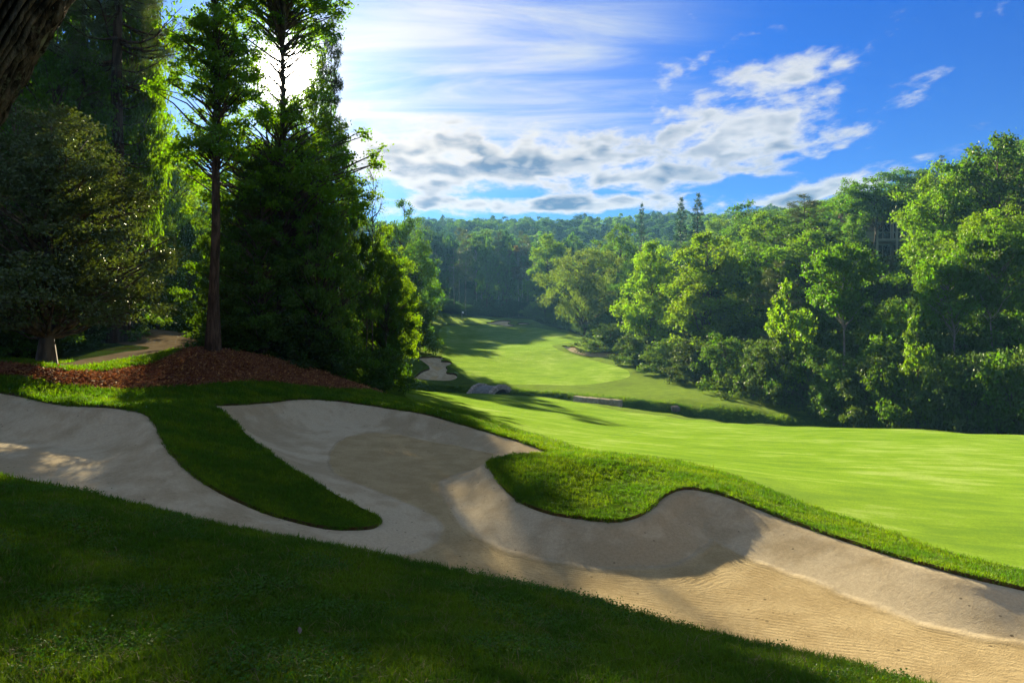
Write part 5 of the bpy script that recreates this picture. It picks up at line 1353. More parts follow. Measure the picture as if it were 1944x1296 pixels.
for x, y, h in [(-27, 214, 25), (-33, 208, 26), (-39, 216, 25), (-46, 210, 26), (-52, 218, 24), (-30, 226, 26), (-42, 228, 26), (-36, 190, 24), (-44, 180, 24)]:
    plant('far_b' if x % 2 else 'far_tall', x, y, h, 5.0, MID, 'shaded blue-green tree in the woods behind the putting green', 'tree', 'trees behind the putting green')
for i in range(22):
    s_ = i / 21; px = np.interp(s_, [0, 0.45, 1], [1012, 1085, 1165]); d = np.interp(px, [1012, 1060, 1100, 1165], [193, 172, 145, 118]) * tree_rng.uniform(1.0, 1.06)
    plant(['bush', 'rhodo_a'][i % 2], at(px, d), d, tree_rng.uniform(3.0, 5.0), tree_rng.uniform(2.6, 3.8), RHOD, 'dark shrub along the right edge of the far fairway', 'shrub', 'shrubs along the far fairway edge')

# ---- hill beyond
n = 0
for j, y in enumerate(np.arange(240, 452, 15)):
    for x in np.arange(-95, 150, 10.5):
        xx = x + tree_rng.uniform(-3, 3); yy = y + tree_rng.uniform(-5, 5); px = CX + F * xx / yy
        if px < 770 or px > 1480: continue
        z = float(height(np.array([xx]), np.array([yy]))[0]); h = tree_rng.uniform(11, 17)
        sky = 398 + 8 * math.sin(px * 0.02)
        h = min(h, (HZ - sky) / F * yy - z + tree_rng.uniform(-2, 2))
        if h < 7: continue
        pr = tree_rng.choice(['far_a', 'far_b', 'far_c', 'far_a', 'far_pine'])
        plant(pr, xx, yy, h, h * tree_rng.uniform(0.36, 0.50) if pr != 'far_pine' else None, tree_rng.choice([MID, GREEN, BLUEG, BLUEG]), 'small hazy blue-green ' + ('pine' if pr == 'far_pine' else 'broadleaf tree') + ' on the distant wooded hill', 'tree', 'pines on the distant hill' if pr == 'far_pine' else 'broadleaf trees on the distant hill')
        n += 1

# ---- the left wood
L_ = [
    ('holly', 88, 20.4, 190, 440, (0.042, 0.064, 0.015), 'small glossy dark holly with low boughs on the mulch bed beside the path'),
    ('near_pine', 225, 33.5, -420, 340, (0.050, 0.078, 0.018), 'tall pine with a straight bare trunk behind the holly'),
    ('tulip', 404, 25.6, -260, 230, BRIGHT, 'tall straight trunk clothed in small leafy sprays at the back of the mulch bed'),
    ('oak_near', 533, 31, -130, 330, BRIGHT, 'tall tree standing right in front of the sun'),
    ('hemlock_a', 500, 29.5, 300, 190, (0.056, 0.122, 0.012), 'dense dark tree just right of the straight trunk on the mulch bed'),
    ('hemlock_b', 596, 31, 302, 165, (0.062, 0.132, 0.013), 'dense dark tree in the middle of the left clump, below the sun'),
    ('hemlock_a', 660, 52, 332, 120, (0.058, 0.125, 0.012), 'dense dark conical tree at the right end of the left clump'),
    ('hemlock_b', 728, 48, 420, 110, MID, 'dark green tree filling the gap right of the left clump, above the pale trunks'),
    ('snag', 706, 44, 285, 70, BRIGHT, 'thin bare-twigged treetop rising above the left clump'),
    ('beech', 770, 101, 368, 110, GREEN, 'tall green tree behind the left clump, its top on the skyline'),
    ('beech', 728, 54, 415, 110, LIME, 'sunlit yellow-green tree at the right side of the left wood'),
    ('maple', 783, 105, 455, 95, GREEN, 'green tree at the edge of the far fairway on the left'),
    ('bush', 783, 99, 565, 90, MID, 'large dark rounded shrub above the left fairway bunker'),
    ('bush', 728, 62, 600, 75, MID, 'dark shrub left of the left fairway bunker'),
    ('beech', 335, 70, 255, 150, LIME, 'backlit yellow-green tree glowing between the two straight trunks'),
    ('beech', 300, 50, 345, 110, BRIGHT, 'small bright leafy tree behind the holly, left of the straight trunk'),
    ('near_pine', 158, 34, -200, 180, (0.046, 0.072, 0.018), 'second slimmer pine left of and behind the tall pine'),
    ('pine', 632, 37, 30, 130, (0.034, 0.058, 0.016), 'pine with ragged boughs reaching right beside the sun'),
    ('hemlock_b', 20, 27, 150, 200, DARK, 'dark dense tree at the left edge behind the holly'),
    ('beech', 95, 32, -40, 230, GREEN, 'dark leafy tree rising behind the holly between the two pines'),
    ('maple', 40, 37, -150, 260, GREEN, 'tall leafy tree at the far left edge beneath the leaning trunk'),
    ('ash', 175, 41, -180, 240, GREEN, 'tall leafy tree filling the space between the two pines'),
    ('oak', 252, 39, -90, 150, BRIGHT, 'tall leafy tree just right of the tall pine'),
    ('beech', 262, 52, -30, 130, GREEN, 'leafy tree behind the tall pine, reaching toward the gap of sky'),
    ('beech', 603, 43, 20, 110, GREEN, 'leafy tree just right of the sun'),
    ('maple', 545, 50, 190, 190, MID, 'leafy tree whose top spreads just below the sun'),
    ('hemlock_b', 468, 34, 268, 170, MID, 'shaded tree between the straight trunk and the dense dark clump'),
]
for q in L_:
    rt = plant_px(*q[:6], label=q[6], cat='shrub' if q[0] == 'bush' else 'tree', group='trees of the left wood', rz=0.4 if q[0] == 'oak_near' else None)
    if q[0] == 'oak_near':       # the hole in this crown that lets the sun through
        bpy.context.view_layer.update()
        cr = [c for c in rt.children if c.name.startswith('crown')][0]; mw = np.array(cr.matrix_world); me = cr.data; nv = len(me.vertices)
        co = np.empty(nv * 3, np.float32); me.vertices.foreach_get('co', co); co = co.reshape(-1, 3); W_ = co @ mw[:3, :3].T + mw[:3, 3]
        t_ = W_ @ SUN_DIR; off_ = np.linalg.norm(W_ - t_[:, None] * SUN_DIR, axis=1).reshape(-1, 4).min(1)
        var_ = np.empty(nv // 4, np.float32); me.attributes['var'].data.foreach_get('value', var_)
        keep_ = off_ > 1.15 * (0.75 + 0.5 * np.random.default_rng(8).uniform(0, 1, len(off_)))
        V_ = co.reshape(-1, 4, 3)[keep_].reshape(-1, 3); m2 = mesh_np('crown', V_, np.arange(len(V_)).reshape(-1, 4), None, False, {'var': ('FACE', var_[keep_])})
        m2.materials.append(me.materials[0]); cr.data = m2
for px, d, top in [(318, 52, 420), (328, 56, 380), (360, 60, 390), (697, 40, 430), (733, 46, 470)]:
    plant_px('tall', px, d, top, 70, MID, {318: 'slim left-hand trunk of the pair beyond the cart path crest', 328: 'slim right-hand trunk of the pair beyond the cart path crest', 360: 'slim trunk just left of the big straight trunk', 697: 'tree with a pale bare trunk at the end of the mulch bed', 733: 'tree with a thin pale trunk right of the mulch bed end'}[px], 'tree', 'slim trunks in the left wood')
for i in range(260):
    y = tree_rng.uniform(34, 200); x = tree_rng.uniform(-95, -9)
    edge = np.interp(y, [34, 55, 70, 80, 98, 120, 150, 200], [-16, -15.5, -19, -21.5, -22, -21, -24, -28])
    px = CX + F * x / y
    if x > edge or px < -250: continue
    if y < 60 and -27 < x < -15 and y < 50: continue
    z = float(height(np.array([x]), np.array([y]))[0])
    sky = np.interp(px, [-300, 150, 280, 320, 350, 420, 600, 660, 700, 760, 800, 830], [-40, -60, -20, 250, 270, 290, 330, 345, 370, 400, 435, 470])
    h = min((HZ - sky) / F * y - z, tree_rng.uniform(13, 23))
    sh = unit(SUN_DIR[:2]); wx, wy = x + 14.0, y - 23.0; tt_ = wx * sh[0] + wy * sh[1]      # gap shaped into the wood so the low sun reaches the path
    if tt_ > 0 and abs(wx * sh[1] - wy * sh[0]) < 0.30 * h + 1.3: h = min(h, -2.2 + tt_ * math.tan(SUN_EL) - z - 0.5)
    if 62 < y < 188 and x > -38: h = min(h, 9.0)
    if h < 5: continue
    pr = tree_rng.choice(['ash', 'maple', 'tall', 'poplar', 'oak', 'pine'])
    plant(pr, x, y, h, None if pr == 'pine' else h * tree_rng.uniform(0.26, 0.36), OLIVE if pr == 'pine' else tree_rng.choice([MID, MID, GREEN, BRIGHT]),
          'shaded ' + ('pine' if pr == 'pine' else 'broadleaf tree') + ' in the depth of the left wood', 'tree', 'pines deep in the left wood' if pr == 'pine' else 'broadleaf trees deep in the left wood')
# shrubs under the left wood
for i, (px, d, h, r) in enumerate([(20, 25, 1.6, 1.6), (60, 27, 2.0, 2), (-40, 24, 2.2, 2), (150, 33, 2.2, 2.2), (215, 36, 2.4, 2.2), (455, 28.5, 1.8, 1.5), (520, 30.5, 1.8, 1.7), (585, 30, 2.0, 1.7), (640, 32, 2.2, 1.8), (690, 36, 2.4, 1.8), (720, 40, 2.6, 1.8), (440, 38, 3, 2.2), (370, 50, 3, 2.6)]):
    plant('bush', at(px, d), d, h, r, DARK if i % 2 else MID, 'low shaded shrub under the trees of the left wood', 'shrub', 'shrubs under the left wood')

# ---- the leaning trunk beside the camera
def leaning_trunk():
    rng = np.random.default_rng(9); y0 = 3.6
    e0 = np.array([at(0, y0), (HZ - 195) / F * y0]); e1 = np.array([at(122, y0), (HZ + 2) / F * y0]); dr = unit(e1 - e0); nr = np.array([-dr[1], dr[0]]); R0 = 0.36
    n, k = 230, 300; L0, L1 = -4.2, 3.6
    s = np.linspace(L0, L1, n); th = np.arange(k) / k * 2 * np.pi
    rad = R0 * (1.0 - 0.035 * (s - L0)) + 0.25 * np.exp(-(s - L0) / 0.5)
    axis = e0[None, :] + dr[None, :] * s[:, None] + nr[None, :] * (R0 * 0.97)
    u = th[None, :] * R0; w = s[:, None]
    rid = np.zeros((n, k))
    for q in range(9):   # long furrows that split and join
        f = rng.integers(36, 62); ph = rng.uniform(0, 6.28); rid += np.abs(np.sin(f * th[None, :] * 0.5 * 2 / 2 + ph + 1.1 * np.sin(w * rng.uniform(1.5, 4) + rng.uniform(0, 6)) + 0.5 * np.sin(w * 9 + q))) / 9
    rid = (rid - rid.mean()) / rid.std(); ridge_ = rid.copy(); rid = rid * 0.008 + rng.normal(size=(n, k)) * 0.0022
    plates = np.sin(w * 26 + 3 * np.sin(th[None, :] * 5) + 5 * np.sin(th[None, :] * 11)) * 0.004
    rr_ = rad[:, None] + rid * 1.5 + plates
    # lies in the vertical plane facing the camera, real round section
    X = axis[:, 0:1] + nr[0] * rr_ * np.cos(th); Z = axis[:, 1:2] + nr[1] * rr_ * np.cos(th); Y = y0 + 0.15 * s[:, None] * 0 + rr_ * np.sin(th)
    V = np.stack([X, Y, Z], -1).reshape(-1, 3); i = np.arange(n - 1)[:, None] * k; j = np.arange(k)[None, :]; j2 = (j + 1) % k
    Q = np.stack([i + j, i + j2, i + k + j2, i + k + j], -1).reshape(-1, 4)
    foot = V[:k].mean(0); root = empty('leaning_tree', tuple(foot)); V = V - foot
    t = obj('trunk', mesh_np('trunk', V, Q, None, True, {'ridge': ('POINT', ridge_.ravel())}), M['bark_near'], root)
    topc = V[-k:].mean(0)
    rng2 = np.random.default_rng(3); mb = MB(); C = []
    for q in range(26):
        d = unit(np.array([rng2.normal() * 0.8 + 0.1, rng2.normal() * 0.9, rng2.uniform(0.35, 1.0)])); ln = rng2.uniform(2.0, 4.2); e = topc + d * ln
        mb.tube([topc - [0, 0, 0.3], topc + d * ln * 0.4 + rng2.normal(size=3) * 0.15, e], [0.12, 0.07, 0.02], 6, False); C.append(e)
    mb.build('limb', M['bark'], root, True)
    C = np.array(C); m = 9000; c = rng2.integers(0, len(C), m); P = C[c] + rng2.normal(size=(m, 3)) * np.array([0.6, 0.6, 0.4])
    Lf = 0.13 * rng2.uniform(0.7, 1.3, m); V2, Q2 = leaf_quads(P, unit(rng2.normal(size=(m, 3)) + [0, 0, 0.6]), Lf, Lf * 0.6, rng2)
    cr = obj('crown', mesh_np('crown', V2, Q2, None, False, {'var': ('FACE', np.clip(rng2.normal(0.45, 0.17, m), 0, 1))}), M['leaf'], root); cr.color = (*MID, 1)
    tag(root, 'thick dark leaning trunk with furrowed bark in the top left corner', 'tree')


leaning_trunk()
plant_px('maple', 1616, 96, 402, 66, GREEN, 'leafy tree hiding the left end of the house', 'tree', G_R)

# ------------------------------------------------------------------ built things
orng = np.random.default_rng(77)


def gz(x, y): return float(height(np.array([float(x)]), np.array([float(y)]))[0])


# stone footbridge over the creek
def footbridge():
    root = empty('stone_footbridge', (at(929, 70.0), 70.0, -9.78), math.radians(-24))
    a, b, wd = 2.75, 1.42, 2.75
    th = np.linspace(0.0, math.pi, 25)
    def arc(k, ra, rb): return np.column_stack([-np.cos(th) * ra, np.sin(th) * rb])
    mb = MB(); o = arc(0, a - 0.10, b - 0.16); i = arc(0, a - 0.42, b - 0.42); n = len(th); hw = wd / 2 - 0.36
    V = np.vstack([np.column_stack([np.full(n, s), q[:, 0], q[:, 1]]) for q in (o, i) for s in (-hw, hw)])
    k = np.arange(n - 1)
    Q = [np.stack([k, k + 1, k + 1 + n, k + n], -1), np.stack([k + 2 * n, k + 3 * n, k + 1 + 3 * n, k + 1 + 2 * n], -1), np.stack([k, k + 2 * n, k + 1 + 2 * n, k + 1], -1), np.stack([k + n, k + 1 + n, k + 1 + 3 * n, k + 3 * n], -1)]
    mb.add(V, np.concatenate(Q)); mb.build('deck', M['deck'], root, False)
    for s in (-1, 1):
        par = None
        m = 15; tt = np.linspace(0.02, math.pi - 0.02, m + 1)
        core = MB()   # mortar core under the facing stones
        o2 = arc(0, a - 0.03, b - 0.03); i2 = arc(0, a - 0.48, b - 0.44)
        x0, x1 = (s * (wd / 2 - 0.38), s * (wd / 2 - 0.03)); x0, x1 = min(x0, x1), max(x0, x1)
        V = np.vstack([np.column_stack([np.full(n, x), q[:, 0], q[:, 1]]) for q in (o2, i2) for x in (x0, x1)])
        core.add(V, np.concatenate(Q)); core.add(np.zeros((0, 3)))
        core.Q.append(np.concatenate([np.stack([k, k + 1, k + 1 + 2 * n, k + 2 * n], -1), np.stack([k + n, k + 3 * n, k + 1 + 3 * n, k + 1 + n], -1)]))
        par = core.build('parapet', M['stone'], root, False)
        for q in range(m):
            t0, t1 = tt[q] + 0.012, tt[q + 1] - 0.012; P = []
            jr = orng.uniform(-0.03, 0.05); jx = orng.uniform(-0.02, 0.03)
            for x in (-0.2 - jx, 0.2 + jx):
                for t, rr_ in ((t0, -0.46), (t1, -0.46), (t1, 0.03 + jr), (t0, 0.03 + jr)):
                    P.append([s * (wd / 2 - 0.2) + x, -math.cos(t) * (a + rr_), math.sin(t) * (b + rr_ * 0.9)])
            P = np.array(P) + orng.uniform(-0.025, 0.025, (8, 3))
            me = mesh_np('stone', P, [[0, 3, 2, 1], [4, 5, 6, 7], [0, 1, 5, 4], [1, 2, 6, 5], [2, 3, 7, 6], [3, 0, 4, 7]], None, False)
            obj('stone', me, M['stone'], par)
    tag(root, 'small arched stone footbridge over the creek at the end of the near fairway', 'bridge')


footbridge()


# low wall of long stones in the creek bank
def stone_wall():
    A = np.array([at(1091, 64.8), 64.8]); B = np.array([at(1178, 61.0), 61.0]); L = np.linalg.norm(B - A); dr = (B - A) / L; rz = math.atan2(dr[1], dr[0])
    z0, z1 = (HZ - 753) / F * 64.8, (HZ - 757.5) / F * 61.0
    root = empty('stone_retaining_wall', (*((A + B) / 2), (z0 + z1) / 2 - 0.8), 0)
    for f0, f1, dz in ((0.0, 0.275, 0.05), (0.285, 0.56, 0.0), (0.57, 0.80, -0.03), (0.81, 1.0, -0.06)):
        c = A + dr * L * (f0 + f1) / 2; zt = z0 + (z1 - z0) * (f0 + f1) / 2 + dz
        mb = MB(); mb.box((*(c - np.array(root.location[:2])), zt - 0.55 - root.location[2]), (L * (f1 - f0), 0.6, 1.1), rz, 0.035, orng)
        o = mb.build('stone', M['stonewall'], root); bv = o.modifiers.new('worn_edges', 'BEVEL'); bv.width = 0.06; bv.segments = 2
    tag(root, 'low wall of long tan stones set in the far creek bank', 'wall')
    x, y = at(1283, 57.6), 57.6
    mb = MB(); mb.box((0, 0, 0.2), (0.75, 0.55, 0.5), 0.3, 0.10, orng)
    o = mb.build('boulder', M['boulder']); o.location = (x, y, (HZ - 777) / F * 57.6 - 0.18); bv = o.modifiers.new('worn_edges', 'BEVEL'); bv.width = 0.10; bv.segments = 3
    tag(o, 'squarish grey boulder in the creek bank right of the stone wall', 'rock')


stone_wall()


# house in the trees on the right hill
def house():
    base = gz(*HOUSE) - 0.5
    root = empty('hillside_house', (HOUSE[0], HOUSE[1], base), math.radians(-16))
    e = 12.7 - base                    # eave height above the foot
    mb = MB(); mb.box((1.5, 4.0, e / 2), (13, 8, e)); wall = mb.build('wall', M['cream'], root)
    R = np.array([[-5.7, -0.8, e], [8.7, -0.8, e], [8.7, 8.8, e], [-5.7, 8.8, e], [-5.7, 4.0, e + 2.6], [8.7, 4.0, e + 2.6]])
    R = np.vstack([R, R - [0, 0, 0.22]])
    obj('roof', mesh_np('roof', R, [[0, 1, 5, 4], [2, 3, 4, 5], [6, 10, 11, 7], [8, 11, 10, 9], [0, 6, 7, 1], [2, 8, 9, 3]], [[0, 4, 3], [1, 2, 5], [6, 9, 10], [7, 11, 8], ], False), M['roof'], root)
    fl = 9.6 - base                    # main floor level
    mb = MB(); mb.box((0.4, -1.5, fl - 0.15), (11.4, 2.9, 0.3)); mb.build('deck', M['trim'], root)
    for x in (-5.2, -1.35, 1.3, 3.6, 5.9):
        mb = MB(); mb.box((x, -2.85, e / 2), (0.26, 0.26, e - 0.1)); mb.build('post', M['trim'], root)
    mb = MB()
    mb.box((-3.3, -2.85, fl + 0.62), (3.6, 0.08, 1.0)); mb.build('railing', M['trim'], root, False)
    mb = MB(); mb.box((2.3, -2.85, fl + 0.95), (7.0, 0.08, 0.12)); mb.build('railing', M['trim'], root)
    for x, z, w, h in ((-3.6, fl + 1.5, 1.6, 1.7), (0.0, fl + 1.4, 2.2, 2.4), (2.5, fl + 1.4, 2.1, 2.4), (4.9, fl + 1.4, 2.1, 2.4), (0.0, fl - 1.7, 2.1, 2.1), (2.5, fl - 1.7, 2.1, 2.1)):
        mb = MB()
        for dx, dz, sx, sz in ((-w / 2, 0, 0.14, h + 0.14), (w / 2, 0, 0.14, h + 0.14), (0, -h / 2, w - 0.15, 0.14), (0, h / 2, w - 0.15, 0.14), (0, 0, 0.09, h - 0.15)):
            mb.box((x + dx, -0.05, z + dz), (sx, 0.16, sz))
        wn = mb.build('window', M['trim'], root)
        mb = MB(); mb.box((x, -0.02, z), (w - 0.1, 0.06, h - 0.1)); mb.build('pane', M['glass'], wn)
    tag(root, 'cream house with white porch posts half hidden by trees on the right hill', 'house')


house()

# flagstick on the putting green
fx, fy = at(877, 190.0), 190.0
root = empty('golf_flag', (fx, fy, gz(fx, fy)))
mb = MB(); mb.tube([(0, 0, -0.1), (0, 0, 1.2), (0, 0, 2.25)], 0.022, 6); mb.build('flagstick', M['pole'], root)
V, Q = [], []
for i in range(7):
    s = i / 6; y_ = 0.09 * math.sin(s * 5)
    for z_ in (2.23, 1.78): V.append((0.02 + 0.50 * s, y_, z_ - 0.10 * s))
Q = [[2 * i, 2 * i + 1, 2 * i + 3, 2 * i + 2] for i in range(6)]
V = np.array(V); n_ = len(V); V = np.vstack([V, V + [0, 0.012, 0]]); Q = Q + [[b + n_ for b in q[::-1]] for q in Q]
obj('flag', mesh_np('flag', V, Q), M['flag'], root)
tag(root, 'thin flagstick with a small white flag on the distant putting green', 'flag')

# a dry curled leaf lying in the lawn
lx, ly = at(569, 3.72), 3.72
P = np.array([[0, 0, 0.0], [0.03, 0.035, 0.022], [0.0, 0.05, 0.006], [-0.028, 0.035, 0.024], [0.0, 0.095, 0.03], [0.022, 0.07, 0.03], [-0.02, 0.07, 0.03]])
ml = mesh_np('dry_leaf', P, [[0, 1, 5, 2], [2, 5, 4, 6], [0, 2, 6, 3]], None, False, {'var': ('FACE', np.full(3, 0.5))})
o = obj('dry_leaf', ml, M['dry']); o.scale = (0.42, 0.42, 0.42); o.location = (lx, ly, gz(lx, ly) + 0.045); o.rotation_euler = (0.5, 0.2, 0.6)
tag(o, 'small pale dry leaf lying on the shaded front lawn', 'leaf')

# ------------------------------------------------------------------ grass blades and litter (nobody could count them)
grng = np.random.default_rng(123)


def clump(seed, nb, rad, h, w, lean=0.5):
    rng = np.random.default_rng(seed); V, Q, T, var = [], [], [], []
    for i in range(nb):
        a = rng.uniform(0, 6.283); p = np.array([math.cos(a), math.sin(a), 0]) * rad * rng.uniform(0, 1) ** 0.5
        hh = h * rng.uniform(0.55, 1.2); b = rng.uniform(0, 6.283); ln = np.array([math.cos(b), math.sin(b), 0]) * hh * lean * rng.uniform(0.2, 1.3)
        sd = np.array([-math.sin(b), math.cos(b), 0]) * w * rng.uniform(0.7, 1.2) * 0.5; n = len(V)
        m1 = p + ln * 0.22 + [0, 0, hh * 0.5]; tip = p + ln + [0, 0, hh * (0.98 - 0.25 * np.linalg.norm(ln) / hh)]
        V += [p - sd, p + sd, m1 + sd * 0.85, m1 - sd * 0.85, tip]
        Q.append([n, n + 1, n + 2, n + 3]); T.append([n + 3, n + 2, n + 4]); var.append(np.clip(rng.normal(0.45, 0.2), 0, 1))
    me = mesh_np('clump', V, Q, T, False, {'var': ('FACE', np.array(var + var))})
    return me


def stuff_group(name, protos):
    c = bpy.data.collections.new(name)      # sources of the scatter, not linked to the scene
    for i, me in enumerate(protos):
        o = bpy.data.objects.new('%s_source' % name, me); c.objects.link(o)
    return c


def scatter(name, P, rot, scale, index, coll, label=None):
    me = bpy.data.meshes.new(name); me.vertices.add(len(P)); me.vertices.foreach_set('co', np.asarray(P, np.float32).ravel())
    for k, t, arr, f in (('rot', 'FLOAT_VECTOR', rot, 'vector'), ('scl', 'FLOAT', scale, 'value'), ('pick', 'INT', index, 'value')):
        a = me.attributes.new(k, t, 'POINT'); a.data.foreach_set(f, np.asarray(arr, np.int32 if t == 'INT' else np.float32).ravel())
    o = obj(name, me); tag(o, label, None, None, 'stuff')
    ng = bpy.data.node_groups.new(name, 'GeometryNodeTree')
    ng.interface.new_socket('Geometry', in_out='INPUT', socket_type='NodeSocketGeometry'); ng.interface.new_socket('Geometry', in_out='OUTPUT', socket_type='NodeSocketGeometry')
    gi = ng.nodes.new('NodeGroupInput'); go = ng.nodes.new('NodeGroupOutput'); ip = ng.nodes.new('GeometryNodeInstanceOnPoints'); ci = ng.nodes.new('GeometryNodeCollectionInfo')
    ci.inputs['Collection'].default_value = coll; ci.inputs['Separate Children'].default_value = True; ci.inputs['Reset Children'].default_value = True
    def na(nm, t):
        n = ng.nodes.new('GeometryNodeInputNamedAttribute'); n.data_type = t; n.inputs['Name'].default_value = nm
        return [s for s in n.outputs if s.enabled and s.name == 'Attribute'][0]
    ng.links.new(gi.outputs[0], ip.inputs['Points']); ng.links.new(ci.outputs[0], ip.inputs['Instance'])
    ip.inputs['Pick Instance'].default_value = True
    ng.links.new(na('pick', 'INT'), ip.inputs['Instance Index']); ng.links.new(na('rot', 'FLOAT_VECTOR'), ip.inputs['Rotation']); ng.links.new(na('scl', 'FLOAT'), ip.inputs['Scale'])
    ng.links.new(ip.outputs[0], go.inputs[0])
    md = o.modifiers.new('scatter', 'NODES'); md.node_group = ng
    return o


def pts_sector(n, r0, r1, azmax, power=1.0):
    u = grng.uniform(0, 1, n); r = (r0 ** (2 / power) + u * (r1 ** (2 / power) - r0 ** (2 / power))) ** (power / 2); a = grng.uniform(-azmax, azmax, n)
    return np.column_stack([r * np.sin(a), r * np.cos(a)])


def put(name, XY, sc, coll, ncl, tilt=0.18, dz=-0.008, label=None):
    Z = height(XY[:, 0], XY[:, 1]) + dz; n = len(XY)
    rot = np.column_stack([grng.normal(0, tilt, n), grng.normal(0, tilt, n), grng.uniform(0, 6.283, n)])
    pick = grng.integers(0, ncl, n)
    if coll is C_near:      # straw and clover come in patches
        sp = np.sin(XY[:, 0] * 3.1 + 2.0 * np.sin(XY[:, 1] * 2.3)) * np.sin(XY[:, 1] * 3.7 + 1.5 * np.sin(XY[:, 0] * 1.9))
        bad = ((pick >= 9) & (sp < 0.35)) | ((pick >= 7) & (pick < 9) & (grng.uniform(0, 1, n) < 0.7))
        pick = np.where(bad, grng.integers(0, 7, n), pick)
    return scatter(name, np.column_stack([XY, Z]), rot, sc, pick, coll, label)


def inlawn(XY):
    ok = (sdf(XY[:, 0], XY[:, 1], POLY['big'], 0.5) < 0.0)
    for k in ('fairway_near', 'mulch', 'path', 'left'): ok &= sdf(XY[:, 0], XY[:, 1], POLY[k], 0.5) < 0.02
    return ok & (sdf(XY[:, 0], XY[:, 1], POLY['lawn'], 0.5) > 0)


near_c = [clump(i, 13, 0.035, 0.072, 0.0042, 0.75) for i in range(4)] + [clump(10 + i, 10, 0.05, 0.058, 0.006, 1.0) for i in range(3)]
mid_c = [clump(20 + i, 14, 0.075, 0.066, 0.008, 0.85) for i in range(4)]
bank_c = [clump(30 + i, 16, 0.22, 0.34, 0.03, 0.8) for i in range(4)]
for me in near_c + mid_c + bank_c: me.materials.append(M['blade'])
straw = [clump(40 + i, 7, 0.05, 0.075, 0.0035, 1.3) for i in range(2)]
for me in straw: me.materials.append(M['straw'])
clover = []
for i in range(2):
    rng = np.random.default_rng(90 + i); n = 26; P = rng.normal(size=(n, 3)) * [0.05, 0.05, 0.006] + [0, 0, 0.038]; N = unit(rng.normal(size=(n, 3)) * 0.35 + [0, 0, 1.0])
    L = rng.uniform(0.012, 0.022, n); V, Q = leaf_quads(P, N, L, L * 0.95, rng, 0.0); me = mesh_np('clover', V, Q, None, False, {'var': ('FACE', rng.uniform(0.2, 0.8, n))}); me.materials.append(M['clover']); clover.append(me)
near_c = near_c + straw + clover
C_near, C_mid, C_bank = stuff_group('near_grass', near_c), stuff_group('mid_grass', mid_c), stuff_group('bank_grass', bank_c)

XY = pts_sector(60000, 2.2, 8.2, math.radians(43), 1.15); XY = XY[inlawn(XY) & (XY[:, 1] < 8)]
patch = 0.5 + 0.5 * np.sin(XY[:, 0] * 2.1 + 2 * np.sin(XY[:, 1] * 1.7)) * np.sin(XY[:, 1] * 2.6 + XY[:, 0])
put('lawn_grass', XY, 0.75 + 0.45 * patch * grng.uniform(0.6, 1.2, len(XY)), C_near, len(near_c), label='shaded grass blades of the front lawn')
XY = pts_sector(110000, 8.2, 30, math.radians(43), 1.4); XY = XY[inlawn(XY)]
put('lawn_grass', XY, (0.8 + 0.5 * grng.uniform(0, 1, len(XY))) * np.clip(np.hypot(XY[:, 0], XY[:, 1]) / 15, 0.8, 1.5), C_mid, len(mid_c), label='rough grass on the banks between the sand bunkers and around them')
# turf fringe hanging over the sand
pl = POLY['big']; seg = np.roll(pl, -1, 0) - pl; ln = np.linalg.norm(seg, axis=1); n = int(ln.sum() * 90)
k = grng.choice(len(pl), n, p=ln / ln.sum()); q = pl[k] + seg[k] * grng.uniform(0, 1, n)[:, None]
nr_ = np.column_stack([-seg[k][:, 1], seg[k][:, 0]]) / (ln[k][:, None] + 1e-9)
orient = 1 if sdf(np.array([pl[5, 0] + nr_[0, 0] * 0]), np.array([pl[5, 1]]), pl)[0] is None else 1
tst = sdf(q[:200, 0] + nr_[:200, 0] * 0.05, q[:200, 1] + nr_[:200, 1] * 0.05, pl); sg = 1.0 if (tst > 0).mean() < 0.5 else -1.0     # +1: normal points to the turf
q = q + nr_ * sg * grng.uniform(-0.005, 0.07, n)[:, None]
rq = np.hypot(q[:, 0], q[:, 1]); keep = (rq < 26) & (grng.uniform(0, 1, n) < np.clip(14 / (rq + 1), 0.45, 1))
q = q[keep]
put('lawn_grass', q, np.clip(np.hypot(q[:, 0], q[:, 1]) / 13, 0.75, 1.3) * grng.uniform(0.6, 1.1, len(q)) * (0.85 + 0.35 * np.sin(q[:, 0] * 5.3 + 2 * np.sin(q[:, 1] * 3.1))), C_mid, len(mid_c), 0.45, -0.035, 'grass fringe hanging over the bunker lips')
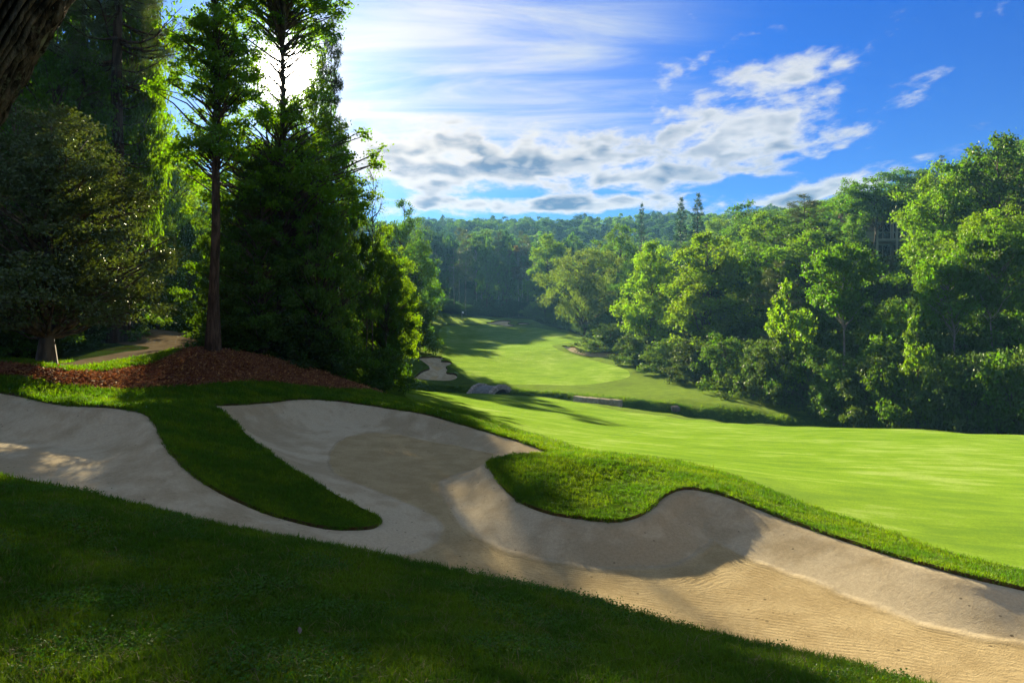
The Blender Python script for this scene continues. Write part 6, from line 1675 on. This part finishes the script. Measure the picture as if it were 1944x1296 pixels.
# rank grass on the creek banks
xy = np.column_stack([grng.uniform(-12, 26, 26000), grng.uniform(38, 80, 26000)]); dd = seg_dist(xy[:, 0], xy[:, 1], CREEK, False)
xy = xy[(dd > 0.8) & (dd < 3.4) & (grng.uniform(0, 1, len(dd)) < smst(dd, 3.5, 2.6))]
far = xy[:, 1] > np.interp(xy[:, 0], CREEK[:, 0], CREEK[:, 1]); xy = xy[far]
put('bank_grass', xy, grng.uniform(0.25, 0.65, len(xy)), C_bank, len(bank_c), 0.25, -0.02, 'rank grass on the creek bank')
# litter of leaves and bark on the mulch
chips = []
for i in range(5):
    rng = np.random.default_rng(60 + i); n = 11; P = rng.normal(size=(n, 3)) * [0.10, 0.10, 0.012] + [0, 0, 0.02]; N = unit(rng.normal(size=(n, 3)) * 0.45 + [0, 0, 1.0])
    L = rng.uniform(0.03, 0.13, n); V, Q = leaf_quads(P, N, L, np.minimum(L * rng.uniform(0.12, 0.6, n), 0.04), rng, 0.0); me = mesh_np('chip', V, Q, None, False, {'var': ('FACE', rng.uniform(0, 1, n))}); me.materials.append(M['dry_litter']); chips.append(me)
C_chip = stuff_group('litter', chips)
xy = np.column_stack([grng.uniform(-19, -5, 30000), grng.uniform(17, 35, 30000)]); xy = xy[sdf(xy[:, 0], xy[:, 1], POLY['mulch'], 0.5) > 0.03]
put('leaf_litter', xy, grng.uniform(0.7, 1.3, len(xy)), C_chip, 5, 0.1, 0.0, 'dry leaves and bark on the mulch bed')

# ------------------------------------------------------------------ the air
hm = bpy.data.materials.new('haze'); hm.use_nodes = True; hm.node_tree.nodes.clear()
g = NT(hm.node_tree); ho = g.node('ShaderNodeOutputMaterial'); pv = g.node('ShaderNodeVolumePrincipled')
pv.inputs['Color'].default_value = (0.22, 0.55, 1.0, 1); pv.inputs['Density'].default_value = HAZE_DENSITY; pv.inputs['Anisotropy'].default_value = 0.15
g.l.new(pv.outputs[0], ho.inputs['Volume'])
zlo = float(FZ.min()) - 1.0; zhi = 0.0
bpy.context.view_layer.update()
for o in SC.objects:
    if o.type == 'MESH' and o.data.vertices:
        zhi = max(zhi, max((o.matrix_world @ __import__('mathutils').Vector(c)).z for c in o.bound_box))
zhi += 2.0
mb = MB(); mb.box((0, 0, (zlo + zhi) / 2), (1480, 1480, zhi - zlo)); hz = mb.build('haze', hm); tag(hz, 'pale blue summer haze in the valley', None, None, 'stuff')
